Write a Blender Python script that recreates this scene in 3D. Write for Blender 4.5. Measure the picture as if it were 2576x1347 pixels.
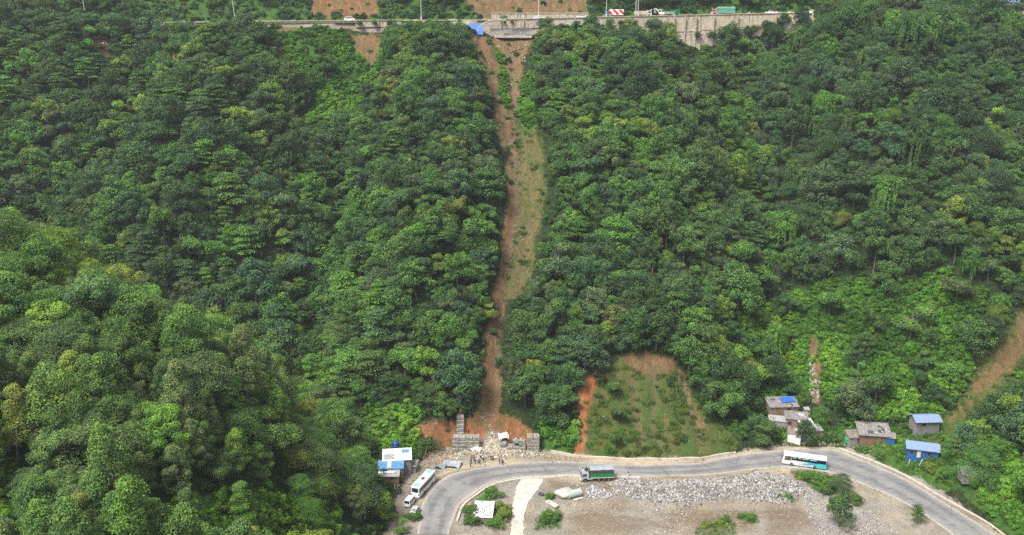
import bpy, bmesh, math, random
import numpy as np
from mathutils import Vector, Matrix

for o in list(bpy.data.objects): bpy.data.objects.remove(o)
SC = bpy.context.scene
COL = SC.collection
R = math.radians
random.seed(7); RNG = np.random.default_rng(11)

# ------------------------------------------------------------------ camera
CAMZ, PITCH, FPX = 121.0, R(16.5), 900.0
cam_d = bpy.data.cameras.new('camera'); cam = bpy.data.objects.new('camera', cam_d); COL.objects.link(cam)
cam.location = (0, 0, CAMZ); cam.rotation_euler = (R(90) - PITCH, 0, 0)
cam_d.sensor_width = 36; cam_d.lens = 36*FPX/1024; cam_d.clip_start = 1; cam_d.clip_end = 6000
SC.camera = cam
# ------------------------------------------------------------------ sky, sun, exposure
SUN_EL, SUN_AZ = R(58), R(225)          # azimuth from +Y, clockwise: behind the camera and well to its left
W = bpy.data.worlds.new('World'); SC.world = W; W.use_nodes = True
wn = W.node_tree; bg = wn.nodes['Background']; sky = wn.nodes.new('ShaderNodeTexSky')
sky.sky_type = 'NISHITA'; sky.sun_disc = False; sky.sun_elevation = SUN_EL; sky.sun_rotation = SUN_AZ
sky.air_density = 1.0; sky.dust_density = 5.0; sky.ozone_density = 1.0
hs = wn.nodes.new('ShaderNodeHueSaturation'); hs.inputs['Saturation'].default_value = .65      # a thin white overcast takes the blue out of the sky light
wn.links.new(sky.outputs[0], hs.inputs['Color']); wn.links.new(hs.outputs[0], bg.inputs[0]); bg.inputs[1].default_value = 0.12
sd = bpy.data.lights.new('sun', 'SUN'); sun = bpy.data.objects.new('sun', sd); COL.objects.link(sun)
sd.energy = 3.0; sd.angle = R(18); sd.color = (1, .98, .94)
sdir = Vector((math.sin(SUN_AZ)*math.cos(SUN_EL), math.cos(SUN_AZ)*math.cos(SUN_EL), math.sin(SUN_EL)))
sun.rotation_euler = sdir.to_track_quat('Z', 'Y').to_euler(); sun.location = (0, 0, 400)
SC.view_settings.view_transform = 'Standard'; SC.view_settings.look = 'None'; SC.view_settings.gamma = 1
SC.view_settings.exposure = 0.75
SC.cycles.max_bounces = 6; SC.cycles.diffuse_bounces = 3; SC.cycles.transparent_max_bounces = 4
SC.cycles.glossy_bounces = 2; SC.cycles.transmission_bounces = 3; SC.cycles.use_denoising = False

# ------------------------------------------------------------------ photo pixel <-> place on the ground
PS = 1024/2576.0
CP, SP = math.cos(PITCH), math.sin(PITCH)
def ray(px, py):
    u = (px-1288)*PS/FPX; v = -(py-673.5)*PS/FPX
    return np.array((u, CP + SP*v, -SP + CP*v))
def flat(px, py, z=0.0):
    d = ray(px, py); t = (z-CAMZ)/d[2]
    return np.array((d[0]*t, d[1]*t))
def toP(x, y, z):
    x = np.asarray(x, float); y = np.asarray(y, float); z = np.asarray(z, float)-CAMZ
    dep = y*CP - z*SP; up = y*SP + z*CP
    dep = np.where(dep < 1, 1, dep)
    return 1288 + FPX*x/dep/PS, 673.5 - FPX*up/dep/PS, dep
def sdf(poly, X, Y):
    """signed distance to a closed polygon, positive inside"""
    P = np.asarray(poly, float); n = len(P)
    d = np.full(X.shape, 1e18); ins = np.zeros(X.shape, bool)
    for i in range(n):
        a = P[i]; b = P[(i+1) % n]; e = b-a
        t = np.clip(((X-a[0])*e[0]+(Y-a[1])*e[1])/(e@e+1e-9), 0, 1)
        d = np.minimum(d, (X-a[0]-t*e[0])**2+(Y-a[1]-t*e[1])**2)
        c = ((a[1] > Y) != (b[1] > Y))
        with np.errstate(divide='ignore', invalid='ignore'):
            ins ^= c & (X < (b[0]-a[0])*(Y-a[1])/(b[1]-a[1])+a[0])
    d = np.sqrt(d)
    return np.where(ins, d, -d)
def pline(pts, X, Y):
    """distance to an open polyline, parameter value interpolated from column 2, and side"""
    P = np.asarray(pts, float); best = np.full(X.shape, 1e18); val = np.zeros(X.shape); side = np.zeros(X.shape)
    for i in range(len(P)-1):
        a, b = P[i], P[i+1]; e = b[:2]-a[:2]
        t = np.clip(((X-a[0])*e[0]+(Y-a[1])*e[1])/(e@e), 0, 1)
        dx, dy = X-a[0]-t*e[0], Y-a[1]-t*e[1]; d = dx*dx+dy*dy; m = d < best
        best = np.where(m, d, best); val = np.where(m, a[2]+t*(b[2]-a[2]), val)
        side = np.where(m, e[0]*dy-e[1]*dx, side)
    return np.sqrt(best), val, side
def vnoise(x, y, seed=0):
    """smooth value noise in [-1,1]"""
    x = np.asarray(x, float); y = np.asarray(y, float)
    xi = np.floor(x).astype(np.int64); yi = np.floor(y).astype(np.int64); fx = x-xi; fy = y-yi
    def h(i, j):
        n = (i*374761393 + j*668265263 + seed*974634777) & 0x7fffffff
        n = ((n ^ (n >> 13))*1274126177) & 0x7fffffff
        return ((n ^ (n >> 16)) & 0xffff)/32767.5-1
    fx = fx*fx*(3-2*fx); fy = fy*fy*(3-2*fy)
    a = h(xi, yi)*(1-fx)+h(xi+1, yi)*fx; b = h(xi, yi+1)*(1-fx)+h(xi+1, yi+1)*fx
    return a*(1-fy)+b*fy
def fbm(x, y, seed=0, oct=4):
    s = 0; a = .5
    for k in range(oct): s = s + a*vnoise(x*2**k, y*2**k, seed+k); a *= .5
    return s
def crom(pts, n=8):
    P = [np.array(p, float) for p in pts]; out = []
    for i in range(len(P)-1):
        p0 = P[max(i-1, 0)]; p1 = P[i]; p2 = P[i+1]; p3 = P[min(i+2, len(P)-1)]
        for k in range(n):
            t = k/n
            out.append(.5*((2*p1)+(p2-p0)*t+(2*p0-5*p1+4*p2-p3)*t*t+(3*p1-p0-3*p2+p3)*t**3))
    out.append(P[-1]); return np.array(out)

# ------------------------------------------------------------------ outlines read off the photo (its pixels, 2576 wide)
ROAD_UP = [(1049,1345),(1054,1313),(1061,1272),(1084,1230),(1126,1198),(1169,1185),(1243,1172),(1383,1162),(1500,1166),(1610,1171),
           (1700,1168),(1772,1164),(1798,1156),(1883,1142),(1967,1134),(2013,1129),(2107,1133),(2157,1153),(2199,1170),(2274,1204),(2360,1255),(2452,1312),(2510,1350)]
ROAD_LO = [(1128,1345),(1139,1313),(1156,1272),(1190,1245),(1232,1219),(1307,1202),(1383,1198),(1441,1196),(1610,1200),
           (1700,1198),(1790,1195),(1902,1182),(1986,1178),(2084,1190),(2200,1232),(2289,1274),(2348,1312),(2400,1350)]
BENCH_UP = [(975,1345),(985,1290),(1000,1235),(1010,1195),(1045,1160),(1085,1140),(1120,1128),(1210,1120),(1290,1120),(1375,1134),(1480,1148),(1600,1154),(1700,1154),
            (1775,1150),(1850,1137),(1940,1119),(2030,1117),(2110,1120),(2180,1142),(2230,1168),(2300,1200),(2400,1258),(2480,1306),(2540,1350)]
C_SCAR_L = [(1180,92),(1225,92),(1240,130),(1250,200),(1268,270),(1290,330),(1300,400),(1302,470),(1296,560),(1288,640),(1276,720),(1268,790),(1262,860),(1258,950),(1254,1040),(1290,1070),
            (1190,1070),(1205,1020),(1215,940),(1226,840),(1240,760),(1254,690),(1262,600),(1274,500),(1276,400),(1258,330),(1238,240),(1222,170)]
C_SCAR_R = [(1238,100),(1335,100),(1322,150),(1306,210),(1300,300),(1302,360),(1284,330),(1280,240),(1270,170),(1252,130)]
C_DRY = [(1302,318),(1358,322),(1372,420),(1370,560),(1346,640),(1330,720),(1292,765),(1276,740),(1290,640),(1300,520),(1304,400)]
C_FOOT = [(1040,1068),(1100,1062),(1150,1066),(1200,1045),(1250,1040),(1300,1058),(1350,1095),(1362,1140),(1060,1150),(1040,1110)]
C_RED = [(1494,925),(1512,950),(1492,1000),(1484,1040),(1476,1090),(1468,1146),(1446,1146),(1456,1060),(1462,990),(1478,950)]
C_BARE = [(1560,900),(1640,890),(1690,905),(1705,960),(1755,1010),(1815,1075),(1858,1120),(1800,1156),(1440,1156),(1470,1040),(1492,985),(1530,930)]
C_CUT1 = [(790,-60),(955,-60),(948,44),(775,44)]
C_CUT2 = [(1180,-60),(1480,-60),(1482,46),(1230,52),(1180,30)]
C_RLAND = [(2555,800),(2640,740),(2660,880),(2560,925),(2500,985),(2445,1035),(2395,1068),(2378,1052),(2425,1000),(2462,945),(2500,880)]
C_RGRASS = [(2480,960),(2600,920),(2600,1000),(2470,1060),(2380,1120),(2360,1190),(2320,1180),(2330,1090),(2400,1030)]
C_SCRUB = [(1850,810),(1990,740),(2060,720),(2380,690),(2480,740),(2440,830),(2450,930),(2400,1000),(2330,1060),(2160,1060),(2060,1000),(2000,930),(1960,830),(1900,870)]
C_LEFTG = [(690,90),(850,80),(960,100),(950,200),(880,300),(830,330),(760,320),(800,230),(720,160)]
C_GR2 = [(915,1035),(1045,1020),(1060,1080),(1090,1125),(1050,1160),(960,1140),(925,1100)]
C_TOPBAND = [(300,-60),(1500,-60),(1500,45),(1240,52),(1000,62),(860,62),(800,85),(690,80),(640,66),(560,58),(440,62),(330,58)]
C_TOPBAND2 = [(1470,-60),(2150,-60),(2080,25),(1980,35),(1680,48),(1480,50)]
C_GS1 = [(1236,108),(1266,150),(1280,230),(1284,320),(1262,290),(1250,220)]
C_GS2 = [(1312,190),(1350,190),(1350,330),(1312,330),(1303,280)]
C_YARD = [(2010,1060),(2110,1075),(2200,1060),(2260,1080),(2290,1040),(2370,1040),(2380,1120),(2420,1200),(2460,1230),(2360,1240),(2200,1160),(2120,1118),(1940,1120),(1930,1010),(2000,1005)]
C_GABB = [(1850,1040),(1930,1010),(1935,1120),(1840,1135)]
C_SHACK = [(940,1130),(1070,1120),(1100,1180),(1040,1260),(1020,1330),(985,1340),(990,1230),(945,1215)]
C_LGAP = [(230,85),(270,85),(285,150),(235,130)]
C_LGAP2 = [(415,115),(432,120),(444,172),(425,168)]
C_LGAP3 = [(70,225),(110,220),(150,330),(140,400),(110,350)]
C_LOWG = [(420,1265),(600,1225),(700,1230),(850,1295),(900,1350),(420,1350)]
C_LOWG2 = [(-20,1160),(60,1190),(85,1350),(-20,1350)]
C_RLOW = [(2385,1120),(2480,1080),(2540,1140),(2600,1180),(2600,1360),(2545,1350),(2470,1290),(2415,1245)]
G_PATCH = [[(1852,1296),(1890,1288),(1905,1312),(1860,1322)], [(1770,1312),(1842,1303),(1856,1345),(1740,1345)], [(1990,1188),(2060,1192),(2110,1200),(2135,1235),(2070,1248),(2030,1220)], [(1975,1248),(1998,1246),(2004,1264),(1980,1264)], [(1360,1298),(1408,1298),(1412,1330),(1350,1330)]]
C_GR3 = [(1360,1085),(1440,1060),(1450,1150),(1365,1145)]
C_GULLY = [(2032,850),(2050,850),(2063,955),(2056,1020),(2036,1015),(2034,930)]
C_MIDG = [(1940,880),(2050,860),(2060,1000),(1990,1000),(1900,1010)]
# ------------------------------------------------------------------ the ground: one sheet with bench, slope, spurs, upper road
def axis(lo, hi, st, far0, far1):
    a = list(np.arange(lo, hi+.01, st)); s = st
    l = [lo]; 
    while l[-1] > far0: s *= 1.25; l.append(l[-1]-s)
    s = st; r = [hi]
    while r[-1] < far1: s *= 1.25; r.append(r[-1]+s)
    return np.array(l[:0:-1]+a+r[1:])
GX = axis(-250, 250, 1.1, -1500, 1500); GY = axis(96, 476, 1.1, -500, 1600)
BENCH = [tuple(flat(*p)) for p in BENCH_UP]
BENCH = BENCH + [(BENCH[-1][0]+6, 90), (BENCH[0][0]-2, 90)]
def _sp(px, py, t, h):
    d = ray(px, py)*t; return (d[0], d[1], d[2]+CAMZ-h)
SPUR = [_sp(-900,120,230,8),_sp(-60,505,200,9),_sp(240,700,192,9),_sp(480,825,188,9),_sp(700,935,192,9),_sp(850,1040,200,8),_sp(920,1120,208,6),_sp(955,1200,214,3)]
def road_z(x): return 113 + np.where(x > 0, .021*x, .006*x)
def road_y(x): return 404 + 5*np.sin(x/70.) - np.where(x > 120, (x-120)*.25, 0) - np.where(x < -110, (-110-x)*.12, 0)
def drop(x):
    g = lambda c, w: np.exp(-((x-c)/w)**4)
    return 1.5 + 4.5*g(0, 16) + 4.8*g(48, 21) + 12.5*g(97, 29) + 2.2*g(-58, 13)
def heights(X, Y):
    bd = -sdf(BENCH, X, Y)                                   # metres outside the bench
    yr = road_y(X); zr = road_z(X)
    yt = 227 + 5*np.sin(X/47.) + .02*np.abs(X) + 24*np.clip((-X-34)/50, 0, 1)
    s = (Y-yt)/(yr-yt)                                       # 0 at the toe, 1 at the upper road
    sc = np.clip(s, 0, 1)
    z = np.where(s > 0, (zr-drop(X))*(1.12*sc-.12*sc*sc), (Y-yt)*.1)
    up_ = np.clip((sc-.42)/.25, 0, 1)
    A = np.clip(sc/.25, 0, 1)*np.clip((1-sc)/.16, 0, 1)
    g = lambda c, w: np.exp(-((X-c)/w)**2)
    z = z - A*(3.2*g(-1+2*np.sin(Y/40), 8) + (26-17*up_)*np.exp(-np.abs(X-(-72+8*np.sin((Y-230)/60)))/(13+12*up_)) + 17*np.exp(-np.abs(X-(84+(Y-240)*.10))/13) + 9*np.exp(-np.abs(X-(-165+(Y-300)*.2))/11)) \
          + A*(8*g(-32, 17) + 8*g(40, 22) + 12*g(-118, 24) + 11*g(140, 26) + 8*g(-200, 26))
    z = z + A*5.0*fbm(X/34, Y/34, 3, 3)
    sd_, sz, side = pline(SPUR, X, Y)
    zs = sz - np.where(side > 0, .78, .27)*sd_ + 2.2*fbm(X/30, Y/30, 9, 3)
    zs = np.where(Y < 150, zs-(150-Y)*.05, zs)
    zr_ = .40*np.maximum(0, X-(88+.38*(Y-170))) + 2*fbm(X/25, Y/25, 5, 3)*np.clip((X-90)/30, 0, 1)
    k = 5.0
    sm = lambda a, b: np.maximum(a, b) + k/6*np.maximum(k-np.abs(a-b), 0)**3/k**3*k
    z = sm(sm(z, zs), zr_)
    out = np.maximum(bd, 0)
    wall = np.exp(-((X-0)/26.)**4)*(Y > 190)
    z = np.minimum(z, (.75+.5*wall)*out + .02*out*out)
    z = np.where(bd < 0, 0, np.maximum(z, 0) if True else z)
    # upper road bench and the cut above it
    up = Y-yr
    zu = np.where(up < 9, zr, zr + (up-9)*.85 - np.maximum(up-120, 0)*.55)
    zu = zu + np.clip((up-12)/20, 0, 1)*3*fbm(X/20, Y/20, 21, 3)
    z = np.where(up >= 0, zu, z)
    return z, bd, up
XX, YY = np.meshgrid(GX, GY)                                  # [iy, ix]
ZZ, BD, UP = heights(XX, YY)
def blur(a, n=1):
    for _ in range(n):
        p = np.pad(a, 1, mode='edge')
        a = (p[:-2,1:-1]+2*p[1:-1,1:-1]+p[2:,1:-1])/4
        p = np.pad(a, 1, mode='edge'); a = (p[1:-1,:-2]+2*p[1:-1,1:-1]+p[1:-1,2:])/4
    return a
zb = blur(ZZ, 3); keep = (BD < -1.0) | (np.abs(UP) < 3.5) | ((UP > 0) & (UP < 8))
ZZ = np.where(keep, ZZ, zb)
core = (YY > 96) & (YY < 476) & (np.abs(XX) < 250)
# heaps on the flat
def heap(poly, h, soft):
    global ZZ
    w = np.array([flat(*p) for p in poly]); d = sdf(w, XX, YY)
    ZZ = ZZ + h*np.clip(d/soft, 0, 1)**.8*(1+.35*fbm(XX/2.6, YY/2.6, 31, 2)) * (d > 0)
P_PILE = [(1530,1222),(1560,1205),(1640,1213),(1760,1208),(1860,1200),(1905,1190),(1960,1195),(2010,1212),(2022,1248),(1985,1262),(1900,1262),(1830,1250),(1760,1270),(1700,1273),(1640,1262),(1560,1250)]
P_PILE2 = [(1472,1232),(1492,1222),(1535,1238),(1552,1247),(1530,1256),(1480,1250)]
P_MUD = [(1525,1262),(1570,1258),(1582,1275),(1560,1284),(1520,1282)]
P_SLIDE = [(1130,1150),(1160,1136),(1190,1132),(1215,1118),(1225,1090),(1245,1090),(1262,1118),(1300,1130),(1360,1140),(1368,1150),(1290,1156),(1200,1153),(1135,1160)]
heap(P_PILE, 1.1, 5); heap(P_PILE2, .9, 3); heap(P_MUD, .9, 3); heap(P_SLIDE, 1.6, 5)
rough = fbm(XX/1.9, YY/1.9, 40, 3)
PXv, PYv, DEP = toP(XX, YY, ZZ)
roadpoly = np.array([flat(*p) for p in ROAD_UP]+[flat(*p) for p in ROAD_LO[::-1]])
RD = sdf(roadpoly, XX, YY)
ZZ = ZZ + rough*np.clip((-RD-.8)/6, 0, 1)*np.where(BD < 0, .32, .5)*np.where(np.abs(UP-4) < 6, 0, 1)
below = (BD < 0)
ZZ = ZZ - .9*np.clip((-RD-3)/12, 0, 1)*below*(YY < 200+0*XX)   # the flat lies a little under the road
def gz(x, y):
    """height of the ground sheet"""
    x = np.asarray(x, float); y = np.asarray(y, float)
    i = np.clip(np.searchsorted(GX, x)-1, 0, len(GX)-2); j = np.clip(np.searchsorted(GY, y)-1, 0, len(GY)-2)
    a = np.clip((x-GX[i])/(GX[i+1]-GX[i]), 0, 1); b = np.clip((y-GY[j])/(GY[j+1]-GY[j]), 0, 1)
    return (ZZ[j,i]*(1-a)+ZZ[j,i+1]*a)*(1-b)+(ZZ[j+1,i]*(1-a)+ZZ[j+1,i+1]*a)*b
def hit(px, py, t0=90, t1=900):
    """where the photo's pixel lands on the ground"""
    d = ray(px, py); t = np.arange(t0, t1, .5)
    p = d[None]*t[:,None]; p[:,2] += CAMZ
    f = p[:,2]-gz(p[:,0], p[:,1]); k = np.argmax(f < 0)
    if f[k] >= 0: k = len(t)-1
    k = max(k, 1); a = f[k-1]/(f[k-1]-f[k]+1e-9); q = p[k-1]*(1-a)+p[k]*a
    return np.array((q[0], q[1], float(gz(q[0], q[1]))))

RILLS = [[(1205,100),(1225,160),(1244,215),(1262,285),(1280,345),(1292,420),(1297,500),(1288,590),(1276,690),(1262,790),(1250,890),(1240,980),(1236,1060)], [(1285,110),(1288,180),(1294,260),(1292,330),(1303,420),(1303,520),(1294,600)],
         [(1330,560),(1318,660),(1300,750)], [(1640,905),(1650,980),(1640,1060),(1655,1140)], [(1694,930),(1722,1010),(1752,1070),(1765,1130)], [(1590,950),(1602,1040),(1615,1130)]]
rill = np.zeros(XX.shape)
for L in RILLS:
    d_, _, _ = pline([(*hit(*p)[:2], 0) for p in L], XX, YY); rill = np.maximum(rill, np.clip(1-(d_+.5*fbm(XX/3, YY/3, 81, 2))/1.7, 0, 1))
ZZ = ZZ-1.0*rill
def clearance(poly, X, Y, soft): return np.clip(.5+sdf(poly, X, Y)/(2*soft), 0, 1)
PXv, PYv, DEP = toP(XX, YY, ZZ)
jx = PXv+20*fbm(XX/6, YY/9, 61, 4); jy = PYv+12*fbm(XX/7, YY/7, 71, 3)
front = np.where(PXv < 1288, DEP > 214, DEP > 150)
C = lambda p, s: np.where(front & core, clearance(p, jx, jy, s), 0)
CN = lambda p, s: np.where(core & (DEP < 205), clearance(p, jx, jy, s), 0)
M_soil = np.maximum.reduce([C(C_SCAR_L, 9), C(C_SCAR_R, 8), C(C_FOOT, 10), .44*C(C_DRY, 16), .10*C(C_BARE, 25), .8*C([(1560,895),(1640,885),(1695,900),(1700,935),(1650,950),(1580,940)], 12), .62*C([(1690,920),(1712,930),(1780,1085),(1758,1095)], 6), .5*C([(1590,1010),(1610,1010),(1640,1120),(1610,1120)], 8), .5*C([(1668,1020),(1685,1020),(1700,1140),(1676,1140)], 7), C(C_GULLY, 6), C(C_CUT1, 6), C(C_CUT2, 8), .62*C(C_RLAND, 25), .8*C(C_LGAP, 12), C(C_LGAP2, 8), .7*C(C_LGAP3, 14), .75*C([(865,85),(905,84),(960,88),(945,165),(918,178),(900,130)], 12), .6*C([(690,64),(760,64),(745,90),(700,88)], 6)])
M_red = np.maximum.reduce([C(C_RED, 7), .55*C(C_FOOT, 14), .35*C(C_CUT1, 10), .25*C(C_SCAR_L, 12)])
M_dry = np.maximum.reduce([C(C_BARE, 12), .8*C(C_DRY, 12), .55*C(C_RGRASS, 25), C(C_RLAND, 30)])
M_green = np.maximum.reduce([C(C_SCRUB, 30), C(C_LEFTG, 20), C(C_GR2, 12), C(C_TOPBAND, 6), C(C_TOPBAND2, 8), C(C_GS1, 8), C(C_GS2, 8), C(C_YARD, 14), C(C_RGRASS, 25), CN(C_LOWG, 15), CN(C_LOWG2, 15), C(C_RLOW, 15), C(C_MIDG, 20), C(C_GR3, 12)])
bdn = BD+1.9*fbm(XX/5, YY/5, 66, 3)+.8
sand = np.where((BD < 4) & core, np.clip(.5-bdn/1.8, 0, 1), 0)
uproad = np.where((UP > -1.2) & (UP < 8.6) & core, 1.0, 0)
M_patch = np.maximum.reduce([C(p, 10) for p in G_PATCH]); M_green = np.maximum(M_green, M_patch)
M_sand = np.maximum(sand, uproad*.9)*(1-M_patch)
M_soil = np.where(np.abs(UP-4) < 5.5, 0, M_soil)
verts = np.stack([XX.ravel(), YY.ravel(), ZZ.ravel()], 1)
ny, nx = XX.shape
idx = np.arange(ny*nx).reshape(ny, nx)
quads = np.stack([idx[:-1,:-1], idx[:-1,1:], idx[1:,1:], idx[1:,:-1]], -1).reshape(-1, 4)
def np_mesh(name, verts, faces, mats=(), mi=None, smooth=False):
    me = bpy.data.meshes.new(name); n = faces.shape[1]
    me.vertices.add(len(verts)); me.vertices.foreach_set('co', np.ascontiguousarray(verts, np.float32).ravel())
    me.loops.add(faces.size); me.loops.foreach_set('vertex_index', np.ascontiguousarray(faces, np.int32).ravel())
    me.polygons.add(len(faces)); me.polygons.foreach_set('loop_start', np.arange(0, faces.size, n, dtype=np.int32))
    me.polygons.foreach_set('loop_total', np.full(len(faces), n, np.int32))
    if mi is not None: me.polygons.foreach_set('material_index', np.ascontiguousarray(mi, np.int32))
    me.polygons.foreach_set('use_smooth', np.full(len(faces), smooth, bool))
    for m in mats: me.materials.append(m)
    me.update(calc_edges=True); return me
def attr(me, name, v, t='FLOAT', dom='POINT'):
    a = me.attributes.new(name, t, dom); v = np.ascontiguousarray(v, np.float32 if t != 'INT' else np.int32)
    a.data.foreach_set({'FLOAT':'value','INT':'value','FLOAT_VECTOR':'vector','FLOAT_COLOR':'color'}[t], v.ravel())

# ------------------------------------------------------------------ materials
class NT:
    def __init__(s, name):
        s.m = bpy.data.materials.new(name); s.m.use_nodes = True; s.t = s.m.node_tree; s.b = s.t.nodes['Principled BSDF']
        s.out = s.t.nodes['Material Output']
    def n(s, typ, **k):
        n = s.t.nodes.new(typ)
        for a, v in k.items(): setattr(n, a, v)
        return n
    def l(s, a, b): s.t.links.new(a, b)
    def val(s, sock, v):
        if hasattr(v, 'bl_idname') or isinstance(v, bpy.types.NodeSocket): s.l(v, sock)
        else: sock.default_value = v
    def math(s, op, a, b=0.0, c=None, clamp=False):
        n = s.n('ShaderNodeMath', operation=op, use_clamp=clamp); s.val(n.inputs[0], a); s.val(n.inputs[1], b)
        if c is not None: s.val(n.inputs[2], c)
        return n.outputs[0]
    def mix(s, f, a, b, mode='MIX'):
        n = s.n('ShaderNodeMix', data_type='RGBA', blend_type=mode); s.val(n.inputs[0], f)
        for q, v in ((6, a), (7, b)):
            s.val(n.inputs[q], v if isinstance(v, bpy.types.NodeSocket) else (*v[:3], 1))
        return n.outputs[2]
    def noise(s, scale, detail=4, rough=.55, vec=None, dist=0):
        n = s.n('ShaderNodeTexNoise'); n.inputs['Scale'].default_value = scale; n.inputs['Detail'].default_value = detail
        n.inputs['Roughness'].default_value = rough; n.inputs['Distortion'].default_value = dist
        if vec is not None: s.l(vec, n.inputs['Vector'])
        return n.outputs['Fac']
    def ramp(s, f, stops):
        n = s.n('ShaderNodeValToRGB'); e = n.color_ramp.elements
        while len(e) < len(stops): e.new(.5)
        for q, (p, c) in zip(e, stops): q.position = p; q.color = (*c[:3], 1) if len(c) > 1 else (c[0],)*3+(1,)
        s.l(f, n.inputs[0]); return n.outputs[0]
    def step(s, f, lo, hi):
        n = s.n('ShaderNodeMapRange'); n.interpolation_type = 'SMOOTHSTEP'; s.val(n.inputs[0], f)
        n.inputs[1].default_value = lo; n.inputs[2].default_value = hi; return n.outputs[0]
    def pos(s, kind='pos', scale=None):
        if kind == 'pos': v = s.n('ShaderNodeNewGeometry').outputs['Position']
        else: v = s.n('ShaderNodeTexCoord').outputs['Object']
        if scale:
            q = s.n('ShaderNodeMapping'); q.inputs['Scale'].default_value = scale; s.l(v, q.inputs[0]); v = q.outputs[0]
        return v
    def attr(s, name, typ='GEOMETRY'):
        n = s.n('ShaderNodeAttribute'); n.attribute_name = name; n.attribute_type = typ; return n
    def bump(s, h, d=.1, strength=.6):
        n = s.n('ShaderNodeBump'); n.inputs['Distance'].default_value = d; n.inputs['Strength'].default_value = strength
        s.l(h, n.inputs['Height']); s.l(n.outputs[0], s.b.inputs['Normal'])
    def col(s, c): s.val(s.b.inputs['Base Color'], c if isinstance(c, bpy.types.NodeSocket) else (*c[:3], 1)); return s
    def set(s, **k):
        for a, v in k.items(): s.b.inputs[a.replace('_', ' ')].default_value = v
        return s
def ground_material():
    g = NT('ground'); p = g.pos()
    n1 = g.noise(.12, 5, .6, p); n2 = g.noise(.9, 5, .65, p); n3 = g.noise(3.2, 3, .7, p)
    streak = g.noise(1.0, 6, .7, g.pos('pos', (.55, .16, .16)), .6)
    floor_ = g.ramp(n2, [(.3, (.012,.022,.008)), (.55, (.026,.042,.014)), (.75, (.05,.055,.025))])
    green = g.ramp(n2, [(.28, (.022,.060,.014)), (.5, (.048,.108,.020)), (.72, (.090,.135,.030))])
    soil = g.ramp(streak, [(.28, (.085,.050,.025)), (.45, (.15,.088,.044)), (.6, (.205,.125,.065)), (.75, (.25,.175,.10))])
    soil = g.mix(g.step(n3, .62, .70), soil, (.40,.35,.28))
    red = g.ramp(streak, [(.3, (.17,.064,.028)), (.55, (.31,.118,.048)), (.75, (.39,.185,.085))])
    dry = g.ramp(streak, [(.3, (.048,.075,.018)), (.5, (.080,.096,.026)), (.68, (.135,.108,.042)), (.82, (.20,.145,.07))])
    sand = g.ramp(n1, [(.3, (.17,.138,.098)), (.45, (.255,.218,.160)), (.6, (.36,.315,.235)), (.75, (.28,.255,.215))])
    sand = g.mix(g.step(n2, .54, .70), sand, (.25,.175,.115))
    sand = g.mix(g.step(n3, .60, .70), sand, (.52,.47,.40))
    c = floor_
    def lay(c, name, colr, e=.3):
        a = g.attr(name).outputs['Fac']
        f = g.math('ADD', a, g.math('MULTIPLY', g.math('SUBTRACT', n2, .5), g.math('MULTIPLY', g.math('MULTIPLY', a, g.math('SUBTRACT', 1, a)), 6)))
        return g.mix(g.step(f, .5-e, .5+e), c, colr)
    c = lay(c, 'green', green); c = lay(c, 'dry', dry)
    patch = g.math('MULTIPLY', g.step(g.noise(.22, 5, .65, p), .42, .60), g.attr('dry').outputs['Fac'])
    c = g.mix(g.math('MULTIPLY', patch, .65), c, green)
    c = lay(c, 'soil', soil); c = lay(c, 'red', red, .4)
    weed = g.math('MULTIPLY', g.step(g.noise(.30, 5, .7, p), .50, .60), g.attr('soil').outputs['Fac'])
    c = g.mix(g.math('MULTIPLY', weed, .65), c, g.ramp(n2, [(.3, (.055,.075,.020)), (.7, (.13,.125,.042))]))
    sand = g.mix(g.math('MULTIPLY', g.step(g.noise(.075, 4, .6, p), .44, .58), .55), sand, g.ramp(n3, [(.3, (.19,.178,.16)), (.7, (.33,.31,.28))]))
    sand = g.mix(g.attr('pale').outputs['Fac'], sand, g.ramp(n2, [(.3, (.36,.29,.195)), (.6, (.52,.44,.31))]))
    c = lay(c, 'sand', sand)
    c = g.mix(g.math('MULTIPLY', g.math('MULTIPLY', g.attr('sand').outputs['Fac'], g.step(g.noise(.45, 6, .7, p, .8), .52, .66)), .6), c, (.20,.175,.135))
    c = g.mix(g.math('MULTIPLY', g.attr('rut').outputs['Fac'], g.step(n2, .25, .55)), c, (.15,.115,.075))
    c = g.mix(g.attr('mud').outputs['Fac'], c, g.ramp(n2, [(.3, (.125,.092,.060)), (.7, (.25,.188,.122))]))
    c = g.mix(g.math('MULTIPLY', g.attr('scree').outputs['Fac'], g.step(n3, .38, .5)), c, (.30,.27,.235))
    g.col(c).set(Roughness=.95); g.b.inputs['Specular IOR Level'].default_value = .15
    g.bump(g.math('ADD', n3, n2), .35, .8); return g.m
MAT_GROUND = ground_material()
gm = np_mesh('ground', verts, quads, [MAT_GROUND], smooth=True)
for nme, a in (('soil', M_soil), ('red', M_red), ('dry', M_dry), ('green', M_green), ('sand', M_sand)): attr(gm, nme, a)
P_BROWN = [[(1700,1280),(1900,1285),(1890,1330),(1660,1330)], [(1440,1285),(1500,1275),(1560,1300),(1640,1330),(1430,1340)], [(1380,1205),(1460,1225),(1450,1240),(1385,1228)], P_MUD,
           [(1925,1265),(2010,1270),(2060,1330),(1930,1345)], [(1370,1150),(1480,1150),(1480,1160),(1370,1160)]]
rut = np.zeros(XX.shape)
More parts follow.
